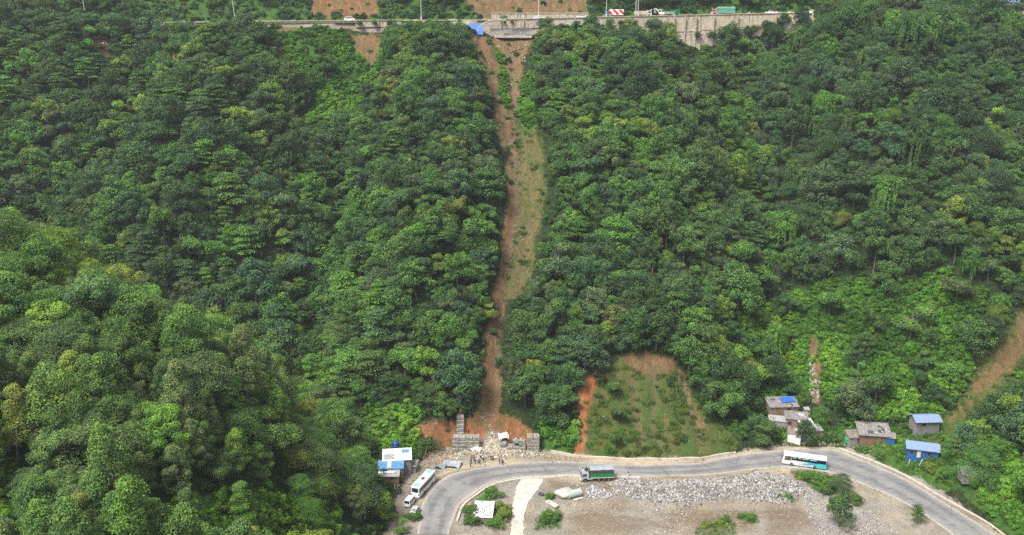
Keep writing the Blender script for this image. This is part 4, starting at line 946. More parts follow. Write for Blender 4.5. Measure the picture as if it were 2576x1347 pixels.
def car(name, label, cat, loc, rz, kind, bodym, group, L=4.5):
    c = thing(name, label, cat, loc, rz, group); h = L/2; W2 = .88
    if kind == 'pickup':
        prof = [(h,.35),(h+.02,.75),(h-.15,.98),(h-1.3,1.08),(h-1.75,1.10),(-h+1.75,1.10),(-h+1.7,1.06),(-h,1.06),(-h,.38)]; cab = [(h-1.25,1.08),(h-1.95,1.72),(h-3.0,1.74),(h-3.25,1.09)]
    elif kind == 'van':
        prof = [(h,.35),(h+.02,.8),(h-.2,1.05),(h-.65,1.15),(-h+.05,1.12),(-h,.4)]; cab = [(h-.55,1.13),(h-1.15,1.86),(-h+.35,1.90),(-h+.04,1.12)]
    else:
        prof = [(h,.32),(h+.02,.68),(h-.15,.86),(h-1.15,.98),(-h+.5,1.0),(-h+.02,.92),(-h,.36)]; cab = [(h-1.05,.97),(h-1.75,1.50),(-h+1.1,1.54),(-h+.35,1.0)]
    rows = [[(x, y, z+(.03 if abs(y) > .85 and z < .5 else 0)) for x, z in prof] for y in (-W2,-W2+.06,W2-.06,W2)]
    MB().grid(rows, 0, True, True).build('body', bodym, c)
    r2 = [[(x, y*(1 if i in (0, 3) else .86), z) for i, (x, z) in enumerate(cab)] for y in (-.84, .84)]; MB().grid(r2, 0, True, True).build('cabin', bodym, c)
    def pane(i, j, nm):
        a, b = cab[i], cab[j]; k = 1.02
        A = [(a[0]*.93+b[0]*.07, -.72, a[1]*.93+b[1]*.07),(a[0]*.93+b[0]*.07, .72, a[1]*.93+b[1]*.07),(b[0]*.90+a[0]*.10, .64, b[1]*.90+a[1]*.10),(b[0]*.90+a[0]*.10, -.64, b[1]*.90+a[1]*.10)]
        if i > j: A = A[::-1]
        P = [Vector(p) for p in A]; n = (P[1]-P[0]).cross(P[2]-P[0]).normalized()*.012; up = 1 if (n.z > 0) else -1
        MB().slab([p+n*up*.3 for p in (P if up > 0 else P[::-1])], .02).build(nm, M['glass'], c)
    pane(0, 1, 'windscreen'); pane(3, 2, 'rear_window')
    for s in (-1, 1):
        x0, x1, x2, x3 = cab[3][0]+.25, cab[0][0]-.28, cab[1][0]-.08, cab[2][0]+.06; za, zb_ = cab[0][1]+.05, cab[1][1]-.10; n = 3 if kind == 'van' else 2
        for k in range(n):
            a, b = k/n+.02, (k+1)/n-.02; q = lambda t, lo, hi: lo+(hi-lo)*t
            P = [(q(a,x0,x1), s*.845, za),(q(b,x0,x1), s*.845, za),(q(b,x3,x2), s*.742, zb_),(q(a,x3,x2), s*.742, zb_)]; MB().slab(P if s < 0 else P[::-1], .015).build('window', M['glass'], c)
        MB().box((h-.02, s*.62, .70), (.10,.30,.15), 0, 0, .03).build('headlight', M['lampclear'], c); MB().box((-h+.0, s*.70, .80), (.08,.20,.18), 0, 0, .03).build('tail_light', M['lampred'], c)
        MB().box((cab[0][0]-.35, s*.98, 1.08 if kind != 'car' else 1.0), (.12,.16,.13), 0, 0, .03).build('mirror', M['black'], c)
        for x in (h-.85, -h+.85): wheel(c, x, s*.80, .34, .22)
    MB().box((h+.02, 0, .45), (.12, 1.66, .2), 0, 0, .05).build('bumper', M['darkgrey'], c)
    if kind == 'pickup': MB().box((-h+.85, 0, 1.072), (1.5, 1.45, .02)).build('cargo_bed', M['darkgrey'], c)
    return c
GV = 'vehicles standing on the lower road'
p0, p1 = flat3(1047, 1243), flat3(1082, 1205)
coach('white coach with teal roof panels parked at the bend, its dark rear window towards us', flat3(1066, 1231), heading(p0, p1), 9.9, M['white'], [(-4.6,-2.9,1.5,'tealroof'),(-.9,.3,.9,'darkgrey'),(2.6,4.3,1.5,'tealroof'),(-2.6,-1.3,1.3,'offwhite')], [(-4.9,4.3,1.72,2.75,'glass')], 'white', GV)
b0, b1 = flat3(2072, 1185), flat3(1968, 1170)
coach('white and teal coach with blue swooshes driving through the right-hand bend', flat3(2022, 1172), heading(b0, b1), 11.6, teal_body(), [(-1.0,1.6,1.7,'white'),(-4.6,-3.2,1.2,'white')], [(-5.55,3.4,1.82,2.78,'glass'),(3.5,5.2,1.62,2.85,'glassg')], 'teal', GV)
t0, t1 = flat3(1540, 1206), flat3(1465, 1209)
lorry('lorry', 'silver-cabbed lorry with green sides and dark tarpaulin parked beside the road', flat3(1501, 1207), heading(t0, t1), 8.7, M['silver'], M['green'], M['darkgrey'], M['tarpgrey'], GV)
c0, c1 = flat3(1024, 1278), flat3(1040, 1258)
car('parked_car', 'small white car with dark rear glass parked behind the white coach', 'car', flat3(1032, 1268), heading(c0, c1), 'van', M['white'], GV, 4.2)
car('parked_van', 'pale grey van half hidden by the bush at the bottom of the bend', 'van', flat3(1043, 1296), heading(c0, c1)+.15, 'van', M['silver'], GV, 4.6)
# ------------------------------------------------------------------ kerbs, verge walls, concrete ramp
o = edge_wall('kerb', [flat(*p) for p in ROAD_LO[1:9]], .45, .5, M['kerb'], -1.3, z0=-1.2)
o = edge_wall('kerb', [flat(*p) for p in [(1385,1141),(1480,1155),(1600,1160),(1700,1160),(1775,1156),(1852,1143)]], lambda t: .75+.15*math.sin(t*31), .45, M['kerb'], 0)
o = edge_wall('kerb', [flat(*p) for p in [(2107,1130),(2157,1149),(2199,1165),(2274,1199),(2360,1250),(2470,1312),(2520,1348)]], .3, .4, M['kerb'], .4)
o = edge_wall('kerb', [flat(*p) for p in [(2452,1192),(2500,1222),(2560,1258)]], .8, .4, M['kerb'], 0)
w = edge_wall('garden_wall', [flat(*p) for p in [(2449,1274-2),(2400,1240),(2455,1280)]][0:0]+[flat(*p) for p in [(2236,1150),(2275,1178),(2300,1198)]], .9, .4, M['concrete'], .6, kind=None)
tag(w, 'low pale concrete wall between the blue house and the road', 'wall')
rp = [(1314,1203),(1352,1205),(1368,1209),(1357,1224),(1344,1245),(1332,1260),(1324,1271),(1318,1292),(1316,1312),(1318,1345),(1284,1345),(1286,1312),(1289,1275),(1296,1240),(1303,1220)]
LP = crom([flat(*p) for p in [(1314,1203),(1303,1220),(1296,1240),(1289,1275),(1286,1312),(1284,1345)]], 8); RP = crom([flat(*p) for p in [(1356,1205),(1366,1211),(1345,1245),(1324,1271),(1316,1312),(1318,1345)]], 8)
mb = MB(); rows = []
for a, b in zip(LP, RP):
    jl, jr = RNG.normal(size=2)*.12; rows.append([(a[0]+jl+(b[0]+jr-a[0]-jl)*t, a[1]+(b[1]-a[1])*t, float(gz(*(a+(b-a)*t)))+.13) for t in np.linspace(0, 1, 9)])
mb.grid(rows)
path = mb.build('path', M['palec'], smooth=True); path['kind'] = 'structure'

# ------------------------------------------------------------------ gabion walls at the foot of the landslide
def gabion(label, px0, px1, pyb, h, rows_, depth, lean=0.0, back=0.0, broken=0.0, slope=0.0, onhill=False):
    a, b = (hit(px0, pyb), hit(px1, pyb)) if onhill else (flat3(px0, pyb), flat3(px1, pyb-slope)); b[2] = a[2]; rz = heading(a, b); L = np.linalg.norm(b-a)
    t = thing('gabion_wall', label, 'gabion wall', a, rz, 'gabion walls below the landslide'); nh = rows_; nl = max(1, round(L/2.0)); hh = h/nh
    for r in range(nh):
        mb = MB()
        for k in range(nl):
            if broken and random.random() < broken*(r/nh) and r > 0: continue
            cx = (k+.5)*L/nl+random.uniform(-.04, .04); d = depth-r*back
            mb.box((cx, depth/2+r*back/2+lean*r, (r+.5)*hh+random.uniform(-.04, .04)), (L/nl-.03, d, hh-.03), 0, random.uniform(-.03, .03), .10)
        if mb.v: mb.build('basket_row', M['gabion'], t)
    wm = MB()
    for k in range(nl+1):
        x = k*L/nl; wm.tube([(x, -.03, 0), (x, -.03+lean*(nh-1)+back*(nh-1)/2, h)], .025, 4)
    wm.build('wire_mesh', M['steel'], t); return t
gabion('broad gabion wall with stepped rows, left of the rubble gap', 1138, 1206, 1138, 4.0, 4, 3.2, 0, .35)
gabion('narrow gabion column climbing the red bank behind the left wall', 1149, 1168, 1108, 6.0, 6, 2.4, .55, .0, onhill=True)
gabion('low broken gabion wall with rubble spilling over it, right of the gap', 1258, 1322, 1142, 3.6, 4, 2.8, 0, .3, .45)
gabion('square gabion stack at the right end of the broken wall', 1326, 1357, 1142, 4.8, 5, 3.0, 0, .15)
def sheet(name, label, cat, loc, rz, sx, sy, mat, sag=.25, tilt=0.0, seed=1, n=12, parts=None, spot=None):
    rng = np.random.default_rng(seed); rows = []
    for i in range(n+1):
        row = []
        for j in range(n+1):
            u, v = i/n-.5, j/n-.5; z = sag*(math.cos(u*5+seed)*math.cos(v*4+seed*2))*.5+rng.normal()*sag*.12
            row.append((u*sx+.06*math.sin(v*9+seed), v*sy+.06*math.sin(u*8), z+v*sy*math.tan(tilt)))
        rows.append(row)
    top = [r for r in rows]; mb = MB().grid(top); bot = [[(x, y, z-.04) for x, y, z in r] for r in rows]; mb.grid([r[::-1] for r in bot])
    o = mb.build(name, mat, smooth=True); o.location = tuple(map(float, loc)); o.rotation_euler = (0, 0, rz); return tag(o, label, cat)
h_ = hit(1263, 1112); sheet('tarpaulin', 'white tarpaulin sheet draped over the broken gabion wall', 'tarpaulin', flat3(1266, 1136)+np.array((0, 1.6, 4.0)), .2, 2.8, 2.2, M['white'], 1.1, .3, 3)
for P_, Q_, lb, sx, sy, mt in ((1196, 1139, 'pale grey sheet lying on the rubble before the left gabion wall', 3.6, 2.0, 'offwhite'), (1137, 1171, 'dusty grey-green tarpaulin heap on the sand left of the people', 5.0, 3.6, 'tarpgrey'), (1107, 1177, 'small teal-grey tarpaulin bundle beside the sandy verge', 3.0, 2.2, 'tealroof2')):
    if mt == 'tealroof2': M[mt] = paint('dull_teal', (.17,.26,.25), .8)
    g0 = flat3(P_, Q_); g0[2] = float(gz(g0[0], g0[1]))+.45; sheet('tarpaulin', lb, 'tarpaulin', g0, random.uniform(-.3, .3), sx, sy, M[mt], .9, 0, P_ % 7)

# ------------------------------------------------------------------ shacks and houses
def house(name, label, P, Q, rz, w, d, h, walls, roof, roof_m, rise=.9, over=.35, door=None, windows=(), zoff=0.0, cat='shack', group='shacks and houses along the road', stones=0, depth_sink=2.5, doorm='wood', slope_x=0.0, patches=(), at=None):
    """box house: walls, roof (mono / gable / flat), doors and windows on the -y face"""
    b = np.array(at) if at is not None else hit(P, Q); z = b[2]+(zoff or 0); t = thing(name, label, cat, (b[0], b[1], z), rz, group)
    x, y = w/2, d/2; base = -depth_sink
    if roof == 'gable':
        mb = MB().face([(-x,-y,base),(x,-y,base),(x,-y,h),(-x,-y,h)]).face([(x,y,base),(-x,y,base),(-x,y,h),(x,y,h)]).face([(-x,y,base),(-x,-y,base),(-x,-y,h),(-x,0,h+rise),(-x,y,h)]).face([(x,-y,base),(x,y,base),(x,y,h),(x,0,h+rise),(x,-y,h)])
    else:
        hb = h+(rise if roof == 'mono' else 0)
        mb = MB().face([(-x,-y,base),(x,-y,base),(x,-y,h),(-x,-y,h)]).face([(x,y,base),(-x,y,base),(-x,y,hb),(x,y,hb)]).face([(-x,y,base),(-x,-y,base),(-x,-y,h),(-x,y,hb)]).face([(x,-y,base),(x,y,base),(x,y,hb),(x,-y,h)])
    mb.build('wall', walls, t)
    if roof == 'gable':
        sl = rise/y
        for s in (-1, 1):
            P_ = [(-x-over, s*(y+over), h-sl*over+.03),(x+over, s*(y+over), h-sl*over+.03),(x+over, 0, h+rise+.03),(-x-over, 0, h+rise+.03)]
            rf = MB().slab(P_ if s < 0 else P_[::-1], .07).build('roof', roof_m, t)
        MB().tube([(-x-over, 0, h+rise+.08),(x+over, 0, h+rise+.08)], .08).build('ridge_cap', roof_m, t)
    else:
        sl = (rise/d) if roof == 'mono' else 0
        rf = MB().slab([(-x-over,-y-over,h-sl*over+.03),(x+over,-y-over,h-sl*over+.03),(x+over,y+over,h+sl*(d+over)+.03),(-x-over,y+over,h+sl*(d+over)+.03)], .08).build('roof', roof_m, t)
        for (u0, u1, v0, v1, pm) in patches:
            f = lambda u, v: (u*w, v*d, h+sl*(v+.5)*d+.135)
            MB().slab([f(u0, v0), f(u1, v0), f(u1, v1), f(u0, v1)], .02).build('roof_patch', pm, rf)
        for k in range(stones):
            sx, sy = random.uniform(-x, x), random.uniform(-y, y); q = random.uniform(.10, .24); MB().box((sx, sy, h+sl*(sy+y)+.12+q*.4), (q*1.6, q*1.2, q), 0, random.random()*3, q*.3).build('roof_stone', M['offwhite'] if random.random() < .5 else M['tarpgrey'], rf)
    if door is not None:
        q = MB().slab([(door-.45, -y-.012, 0.0),(door+.45, -y-.012, 0.0),(door+.45, -y-.012, 1.95),(door-.45, -y-.012, 1.95)], .05).build('door', M[doorm], t)
    for wx, wz in windows:
        fr = MB()
        for (x0, x1, z0, z1) in ((-.55,.55,-.5,-.42),(-.55,.55,.42,.5),(-.55,-.47,-.42,.42),(.47,.55,-.42,.42)): fr.box((wx+(x0+x1)/2, -y-.035, wz+(z0+z1)/2), (x1-x0, .06, z1-z0))
        f = fr.build('window', M['wood'], t); MB().box((wx, -y-.02, wz), (.94, .03, .84)).build('pane', M['glass'], f)
    return t
def tank(label, P, Q, zoff, m, r=.6, h=1.3, loc=None):
    b = hit(P, Q) if loc is None else np.array(loc); t = thing('water_tank', label, 'water tank', (b[0], b[1], b[2]+zoff))
    MB().lathe([(r*.96,0),(r,.06),(r,h*.25),(r*.97,h*.28),(r,h*.31),(r,h*.55),(r*.97,h*.58),(r,h*.61),(r,h*.82),(r*.75,h*.94),(r*.35,h)], n=18).build('tank_body', m, t, True); MB().lathe([(r*.34,h),(r*.34,h+.1),(r*.25,h+.14)], n=14).build('lid', m, t, True); return t
# by the bend, left
lf = flat3(1000, 1190)
SH = 'shacks by the bend'
house('tin_shack', 'big white tin-roofed shack behind the others at the bend', 1000, 1171, .12, 7.2, 4.8, 2.2, M['greyboards'], 'mono', M['tinwhite'], .7, .3, None, (), .6, 'shack', SH, 16, patches=((-.48,-.12,-.42,.06,M['tingrey']),(.0,.14,-.45,-.1,M['offwhite']),(-.3,-.1,.15,.4,M['offwhite']),(.18,.45,.1,.42,M['tinskyblue'])))
house('tin_shack', 'blue tin-roofed shack in front of the white roof at the bend', 984, 1191, .06, 6.4, 3.4, 2.0, M['boards'], 'mono', M['tinskyblue'], .5, .25, 1.2, ((-1.4,1.3),), .3, 'shack', SH, 3, patches=((-.14,.02,-.42,.40,M['cream']),))
house('tin_shack', 'low narrow shack with a rolled white awning and red front below the blue roof', 979, 1208, .04, 5.0, 2.4, 1.6, M['brickred'], 'mono', M['tingrey'], .3, .3, -1.2, ((.8,1.1),), .1, 'shack', SH, 3)
house('tin_shack', 'open lean-to of dark boards beside the white-roofed shack', 1034, 1183, -.15, 3.2, 2.6, 1.7, M['greyboards'], 'mono', M['tinold'], .4, .3, None, (), .2, 'shack', SH, 2)
b = hit(975, 1202); t_ = MB().tube([(-2.2,0,0),(2.2,.15,.05)], .32, 10); o = t_.build('awning_roll', M['white'], smooth=True); o.location = (b[0], b[1]-1.0, b[2]+2.0); o.rotation_euler = (0, 0, .05); tag(o, 'rolled white awning on the low red-fronted shack roof', 'awning')
b = hit(996, 1142); tank('bright blue water tank standing behind the white tin roof', 0, 0, 2.6, M['tankblue'], .75, 1.5, (b[0], b[1], b[2]-.4))
for P_, Q_, a_, lb in ((1010, 1203, 0, 'leaning grey post at the front of the low shack'), (1062, 1160, .7, 'slanting pole leaning over the lean-to roof')):
    b = hit(P_, Q_); o = MB().tube([(0,0,-.4),(a_*2.2, .6*a_, 4.2)], [.09,.06], 7).build('pole', M['greyboards']); o.location = tuple(b); tag(o, lb, 'pole')
# right-hand cluster
RC = 'brown shacks above the road'
WH = hit(2001, 1071); off = lambda x, y, z: (WH[0]+x, WH[1]+y, WH[2]+z)
def ragged(n, mats, seed):
    q = random.Random(seed); out = []
    for k in range(n):
        u, v = q.uniform(-.5, .32), q.uniform(-.5, .3); out.append((u, u+q.uniform(.10, .22), v, v+q.uniform(.14, .30), M[q.choice(mats)]))
    return tuple(out)
OLD = ['tinrust', 'tingrey', 'tinold', 'darkgrey', 'offwhite', 'tinrust']
house('stone_shack', 'upper shack with patchwork rusty roof half under a blue tarpaulin', 0, 0, .05, 8.2, 4.6, 2.2, M['boards'], 'mono', M['tinold'], .8, .4, -1.5, ((1.4,1.2),), .0, 'shack', RC, 26, at=off(-2.7, 5.6, 2.2), patches=ragged(9, OLD, 1))
house('wooden_house', 'brown boarded house with a flat stone-weighted roof', 0, 0, -.22, 6.0, 4.6, 3.0, M['boards'], 'mono', M['tinold'], .3, .3, None, ((-1.9,1.7),), .0, 'house', RC, 14, at=off(0, 0, 0), patches=ragged(6, OLD, 2))
house('white_roof_annex', 'small annex with a clean white tin roof and grey front', 0, 0, .22, 3.8, 2.8, 1.9, M['greyboards'], 'mono', M['tinwhite'], 1.0, .2, .3, ((-1.1,1.2),), .0, 'shack', RC, 0, doorm='black', at=off(1.9, -3.3, 0))
house('tin_shack', 'low rust-roofed lean-to with a pale painted front board', 0, 0, -.35, 3.6, 2.8, 1.7, M['tinwhite'], 'mono', M['tinrust'], .6, .25, None, (), .0, 'shack', RC, 6, at=off(-1.5, -4.3, -1.5), patches=ragged(3, OLD, 3))
house('tin_shack', 'grey tin lean-to at the left end of the brown cluster', 0, 0, -.25, 4.8, 2.6, 1.8, M['tingrey'], 'mono', M['tingrey'], .4, .25, None, (), .0, 'shack', RC, 5, at=off(-5.2, .2, .1), patches=ragged(3, OLD, 4))
house('stone_shack', 'stone-roofed hut low at the right of the brown cluster', 0, 0, .1, 3.2, 3.0, 1.6, M['boards'], 'mono', M['tinold'], .5, .25, .3, (), .0, 'shack', RC, 18, at=off(5.0, -2.2, -1.5), patches=ragged(4, OLD, 5))
house('stone_pier_hut', 'narrow grey hut standing behind the white-roofed annex', 0, 0, .05, 1.5, 1.5, 2.4, M['greyboards'], 'mono', M['tingrey'], .2, .1, .0, (), 0, 'hut', RC, 0, at=off(4.2, 4.0, .9))
M['tarpblue'] = paint('blue_tarpaulin', (.03,.13,.55), .5, dirt=.12)
b = off(-.9, 6.3, 5.35); sheet('tarpaulin', 'bright blue tarpaulin over the back of the upper shack roof', 'tarpaulin', b, .1, 4.2, 2.6, M['tarpblue'], .25, .17, 5)
HR = 'houses right of the bend'
house('old_house', 'old low house under a long patched grey tin roof with a red-brown front', 2195, 1100, -.14, 8.0, 5.0, 1.7, M['brickred'], 'mono', M['tinold'], 1.2, .5, 1.2, ((-2.2,1.2),(3.0,1.2)), .1, 'house', HR, 22, patches=ragged(12, OLD, 6))
house('tin_shack', 'small rust-roofed shed beside the green water tank', 2152, 1110, .05, 4.8, 3.2, 1.8, M['greyboards'], 'mono', M['tinrust'], .6, .35, .3, (), .1, 'shack', HR, 3, doorm='black')
house('tin_shack', 'little blue-sided lean-to at the right end of the old house', 2237, 1113, -.3, 2.4, 2.4, 1.8, M['tinwallblue'], 'mono', M['tinold'], .4, .3, None, (), .1, 'shack', HR, 2)
tank('green plastic water tank on the verge beside the rust-roofed shed', 2130, 1116, .2, M['tankgreen'], .75, 1.7)
house('blue_roofed_shed', 'tall grey boarded shed with a blue tin gable roof, upper of the two', 2322, 1085, .05, 6.6, 4.4, 4.0, M['greyboards'], 'gable', M['tinblue'], .9, .6, None, ((-1.2,2.9),), .2, 'shed', HR)
house('blue_house', 'blue-walled house with a grey-blue tin roof on the grassy slope', 2316, 1150, -.28, 7.6, 4.6, 2.5, M['tinwallblue'], 'gable', M['tinblue'], .9, .5, -1.0, ((1.6,1.3),(-2.8,1.3)), .9, 'house', HR, doorm='cream')
house('tin_shack', 'low grey flat-roofed hut near the lower right corner', 2440, 1206, -.1, 5.0, 3.4, 2.0, M['greyboards'], 'mono', M['tingrey'], .3, .3, 0, (), .1, 'hut', HR, 2, .6)
house('spotted_roof_shed', 'low shed with a white sheet roof weighted by dark stones among bushes', 1217, 1298, -.06, 4.6, 6.6, 1.5, M['greyboards'], 'mono', M['tinwhite'], .35, .15, None, (), .1, 'shed', 'sheds on the flat', 0, 1.2)
b = hit(1217, 1298); sh = [o for o in COL.objects if o.name.startswith('spotted_roof_shed')][0]; rf = [c for c in sh.children if c.name.startswith('roof')][0]
for k in range(26):
    sx, sy = random.uniform(-2.1, 2.1), random.uniform(-3.0, 3.0); q = random.uniform(.10, .22); MB().box((sx, sy, 1.5+.35*(sy+3.3)/6.6+.12+q*.35), (q*1.7, q*1.2, q), 0, random.random()*3, q*.3).build('roof_stone', M['black'], rf)
b = hit(2302, 1163)
for k, (dx, dz, lb) in enumerate(((-2.6, 0, 'leaning white-painted post below the blue house'), (1.2, 0, 'tilted pale board propped below the blue house'))):
    bb = hit(2285+k*27, 1172); o = MB().tube([(0,0,-.3),(.5*k+.1,-.2,2.0)], .1, 6).build('post', M['offwhite']); o.location = tuple(bb); tag(o, lb, 'post')

# ------------------------------------------------------------------ concrete pieces on the flat
def boulder(name, label, cat, P, Q, dim, mat, rz, z=0, seed=1, group=None):
    bm = bmesh.new(); bmesh.ops.create_icosphere(bm, subdivisions=3, radius=1); rng = np.random.default_rng(seed); K = rng.normal(size=(6, 3)); ph = rng.uniform(0, 6.28, 6)
    pl = unit(rng.normal(size=(9, 3)))
    for v in bm.verts:
        c = np.array(v.co); c = c*(1+.06*sum(math.sin(float(K[i] @ c)*2.0+ph[i]) for i in range(6)))
        for n_ in pl:
            e = float(c @ n_)-.78
            if e > 0: c = c-n_*e
        v.co = Vector(c*np.array(dim)/2)
    me = bpy.data.meshes.new(name); bm.to_mesh(me); bm.free(); me.materials.append(mat); o = bpy.data.objects.new(name, me); COL.objects.link(o); b = hit(P, Q); o.location = (b[0], b[1], b[2]+dim[2]*.3+z); o.rotation_euler = (0, 0, rz); return tag(o, label, cat, group)
boulder('concrete_lump', 'large pale lump of set concrete on the flat', 'concrete lump', 1421, 1247, (5.4, 4.6, 2.2), M['palec'], .3, 0, 4)
b = hit(1444, 1250); o = MB().lathe([(.9,-1.9),(1.0,-1.85),(1.0,1.85),(.9,1.9)], n=18, ax='X').build('steel_drum', M['palegreen'] if 'palegreen' in M else M.setdefault('palegreen', paint('pale_green_steel', (.40,.45,.41), .55)), smooth=True); o.location = (b[0], b[1], b[2]+.9); o.rotation_euler = (0, 0, .45); tag(o, 'pale grey-green steel drum lying beside the concrete lump', 'drum')
for P_, Q_, a_, dm, lb in ((1388, 1271, -.75, (3.6,1.4,.6), 'tilted pale concrete slab lying on the brown earth'), (1455, 1258, .5, (2.8,.7,.4), 'short pale concrete beam below the steel drum'), (1362, 1246, -.5, (1.4,1.0,.5), 'dark broken block beside the pale ramp')):
    b = hit(P_, Q_); o = MB().box((0,0,dm[2]/2), dm, 0, 0, .08, (.05,.06)).box((dm[0]*.1, dm[1]*.52, dm[2]*.2), (dm[0]*.6, .12, dm[2]*.4)).build('concrete_block', M['concrete'] if 'dark' not in lb else M['darkgrey']); o.location = tuple(b); o.rotation_euler = (0, 0, a_); tag(o, lb, 'concrete block')
for k in range(4):
    b = hit(1545+k*12-40+2, 1228+k*4-2); 
for k, (P_, Q_, a_) in enumerate(((1548,1224,-.5),(1562,1230,-.45),(1555,1235,-.6))):
    b = hit(P_-14, Q_-2); o = MB().tube([(-2.2,0,.1),(2.2,.1,.15)], .10, 6).tube([(2.2,.1,.15),(2.6,.2,.12)], .06, 5).build('timber_pole', M['wood']); o.location = tuple(b); o.rotation_euler = (0, 0, a_); tag(o, 'thin timber pole lying on the sand beside the rock heap', 'pole', 'poles on the sand')
# ------------------------------------------------------------------ the upper road
def at_up(P, off=2.0):
    """point on the upper road under photo column P, off metres behind its edge"""
    x = 0.0
    for _ in range(8):
        y = float(road_y(x))+off; z = float(road_z(x)); dep_ = y*CP-(z-CAMZ)*SP; x = (P-1288)*PS/FPX*dep_
    return np.array((x, float(road_y(x))+off, float(road_z(x))))
xs = np.linspace(-215, 190, 140); rows = []
for x in xs:
    rows.append([(x, road_y(x)+f, road_z(x)+.05) for f in (.2, 2.2, 4.4, 6.6)])
uro = MB().grid(rows).build('upper_road', conc('dusty_road', (.46,.40,.32), .25, (.30,.25,.19), .5), smooth=True); uro['kind'] = 'structure'
def rwall(name, label, P0, P1, h, mat, th=1.4, top=.35, piers=0, step=0.0, batter=.12, hvar=0.0, cat='retaining wall', group='retaining walls under the upper road', courses=0):
    a, b = at_up(P0, 0), at_up(P1, 0); n = max(4, int(abs(b[0]-a[0])/1.5)); t = thing(name, label, cat, ((a+b)/2), 0, group); o0 = (a+b)/2; mb = MB(); rows = []
    for i in range(n+1):
        x = a[0]+(b[0]-a[0])*i/n; y = float(road_y(x)); z = float(road_z(x)); hh = h+hvar*math.sin(i*.9)+hvar*.6*math.sin(i*2.3); p = lambda dy, dz: (x-o0[0], y+dy-o0[1], z+dz-o0[2])
        rows.append([p(-.15-th*.15, top), p(-.15-batter*hh-th*.15, -hh), p(.9, -hh), p(.9, top)])
    mb.grid(rows, 0, True, True); mb.build('wall_face', mat, t)
    for k in range(piers):
        f = (k+.5)/piers; x = a[0]+(b[0]-a[0])*f; y = float(road_y(x)); z = float(road_z(x))
        MB().box((x-o0[0], y-.5-batter*h*.5-o0[1], z-h*.48-o0[2]), (.55, .9+batter*h*.4, h*.96), 0, 0, .05).build('pier', mat, t)
    for k in range(courses):
        dz = -h*(k+1)/(courses+1); r2 = []
        for i in range(n+1):
            x = a[0]+(b[0]-a[0])*i/n; y = float(road_y(x)); z = float(road_z(x)); yy = y-.15-th*.15-batter*(h+dz)*0-batter*(-dz); r2.append([(x-o0[0], yy-.22-o0[1], z+dz-o0[2]), (x-o0[0], yy-.22-o0[1], z+dz+.3-o0[2]), (x-o0[0], yy+.1-o0[1], z+dz+.3-o0[2]), (x-o0[0], yy+.1-o0[1], z+dz-o0[2])])
        MB().grid(r2, 0, True, True).build('course_band', M['masonry2'], t)
    # coping
    r3 = []
    for i in range(n+1):
        x = a[0]+(b[0]-a[0])*i/n; y = float(road_y(x)); z = float(road_z(x)); r3.append([(x-o0[0], y-.75-o0[1], z+top-o0[2]), (x-o0[0], y-.75-o0[1], z+top+.25-o0[2]), (x-o0[0], y+.2-o0[1], z+top+.25-o0[2]), (x-o0[0], y+.2-o0[1], z+top-o0[2])])
    MB().grid(r3, 0, True, True).build('coping', M['kerb'], t); return t
rwall('retaining_wall', 'tall stained masonry retaining wall with dark vertical piers, left half', 1682, 1764, 13.0, M['masonry'], piers=3, courses=1, hvar=1.0)
rwall('retaining_wall', 'tall weathered masonry retaining wall continuing right behind thin trees', 1765, 1885, 12.0, M['masonry'], piers=2, courses=1, hvar=1.2)
rwall('retaining_wall', 'moss-streaked right end of the tall masonry wall, stepping down', 1886, 2020, 8.5, M['masonry'], piers=1, courses=0, hvar=1.0)
rwall('retaining_wall', 'sandy masonry wall with a culvert mouth under the parked vehicles', 1480, 1680, 5.8, M['masonry'], piers=1, courses=0, hvar=.6)
rwall('retaining_wall', 'new retaining wall under the road above the landslide', 1232, 1345, 3.4, M['masonry'], piers=2, courses=0)
rwall('retaining_wall', 'low pale wall under the road right of the landslide top', 1346, 1479, 3.4, M['masonry2'], piers=2)
rwall('retaining_wall', 'short pale masonry wall half overgrown left of the blue tarpaulin', 895, 1010, 2.4, M['masonry'], piers=1)
rwall('parapet_wall', 'long low pale parapet along the left part of the upper road', 540, 894, .6, M['masonry'], top=.2, cat='parapet', piers=0)
b = at_up(1250, 7.6); 
w = thing('breast_wall', 'low sandy breast wall behind the road at the bare cut', 'retaining wall', at_up(1300, 8.8), 0); L_ = at_up(1480, 8.8)[0]-at_up(1236, 8.8)[0]; q = at_up(1300, 8.8)[0]-at_up(1236, 8.8)[0]
MB().box((L_/2-q, 0, 1.2), (L_, 1.0, 3.0), 0, 0, .1).build('wall_face', M['masonry'], w); MB().box((L_/2-q, -.1, 2.8), (L_+.2, 1.3, .22), 0, 0, .05).build('coping', M['kerb'], w)
# culvert mouth
c = at_up(1510, 0); cv = thing('culvert_pipe', 'round concrete culvert mouth in the sandy retaining wall', 'culvert', (c[0], c[1]-1.1, c[2]-3.6))
MB().lathe([(.62,.8),(.62,-.5),(.95,-.5),(.95,.8)], n=18, ax='Y').build('pipe_ring', M['concrete'], cv, True); MB().lathe([(.6,.2),(.6,.25)], n=18, ax='Y').build('shade_disc', M['black'], cv)  # black disc stands in for the shade inside the pipe
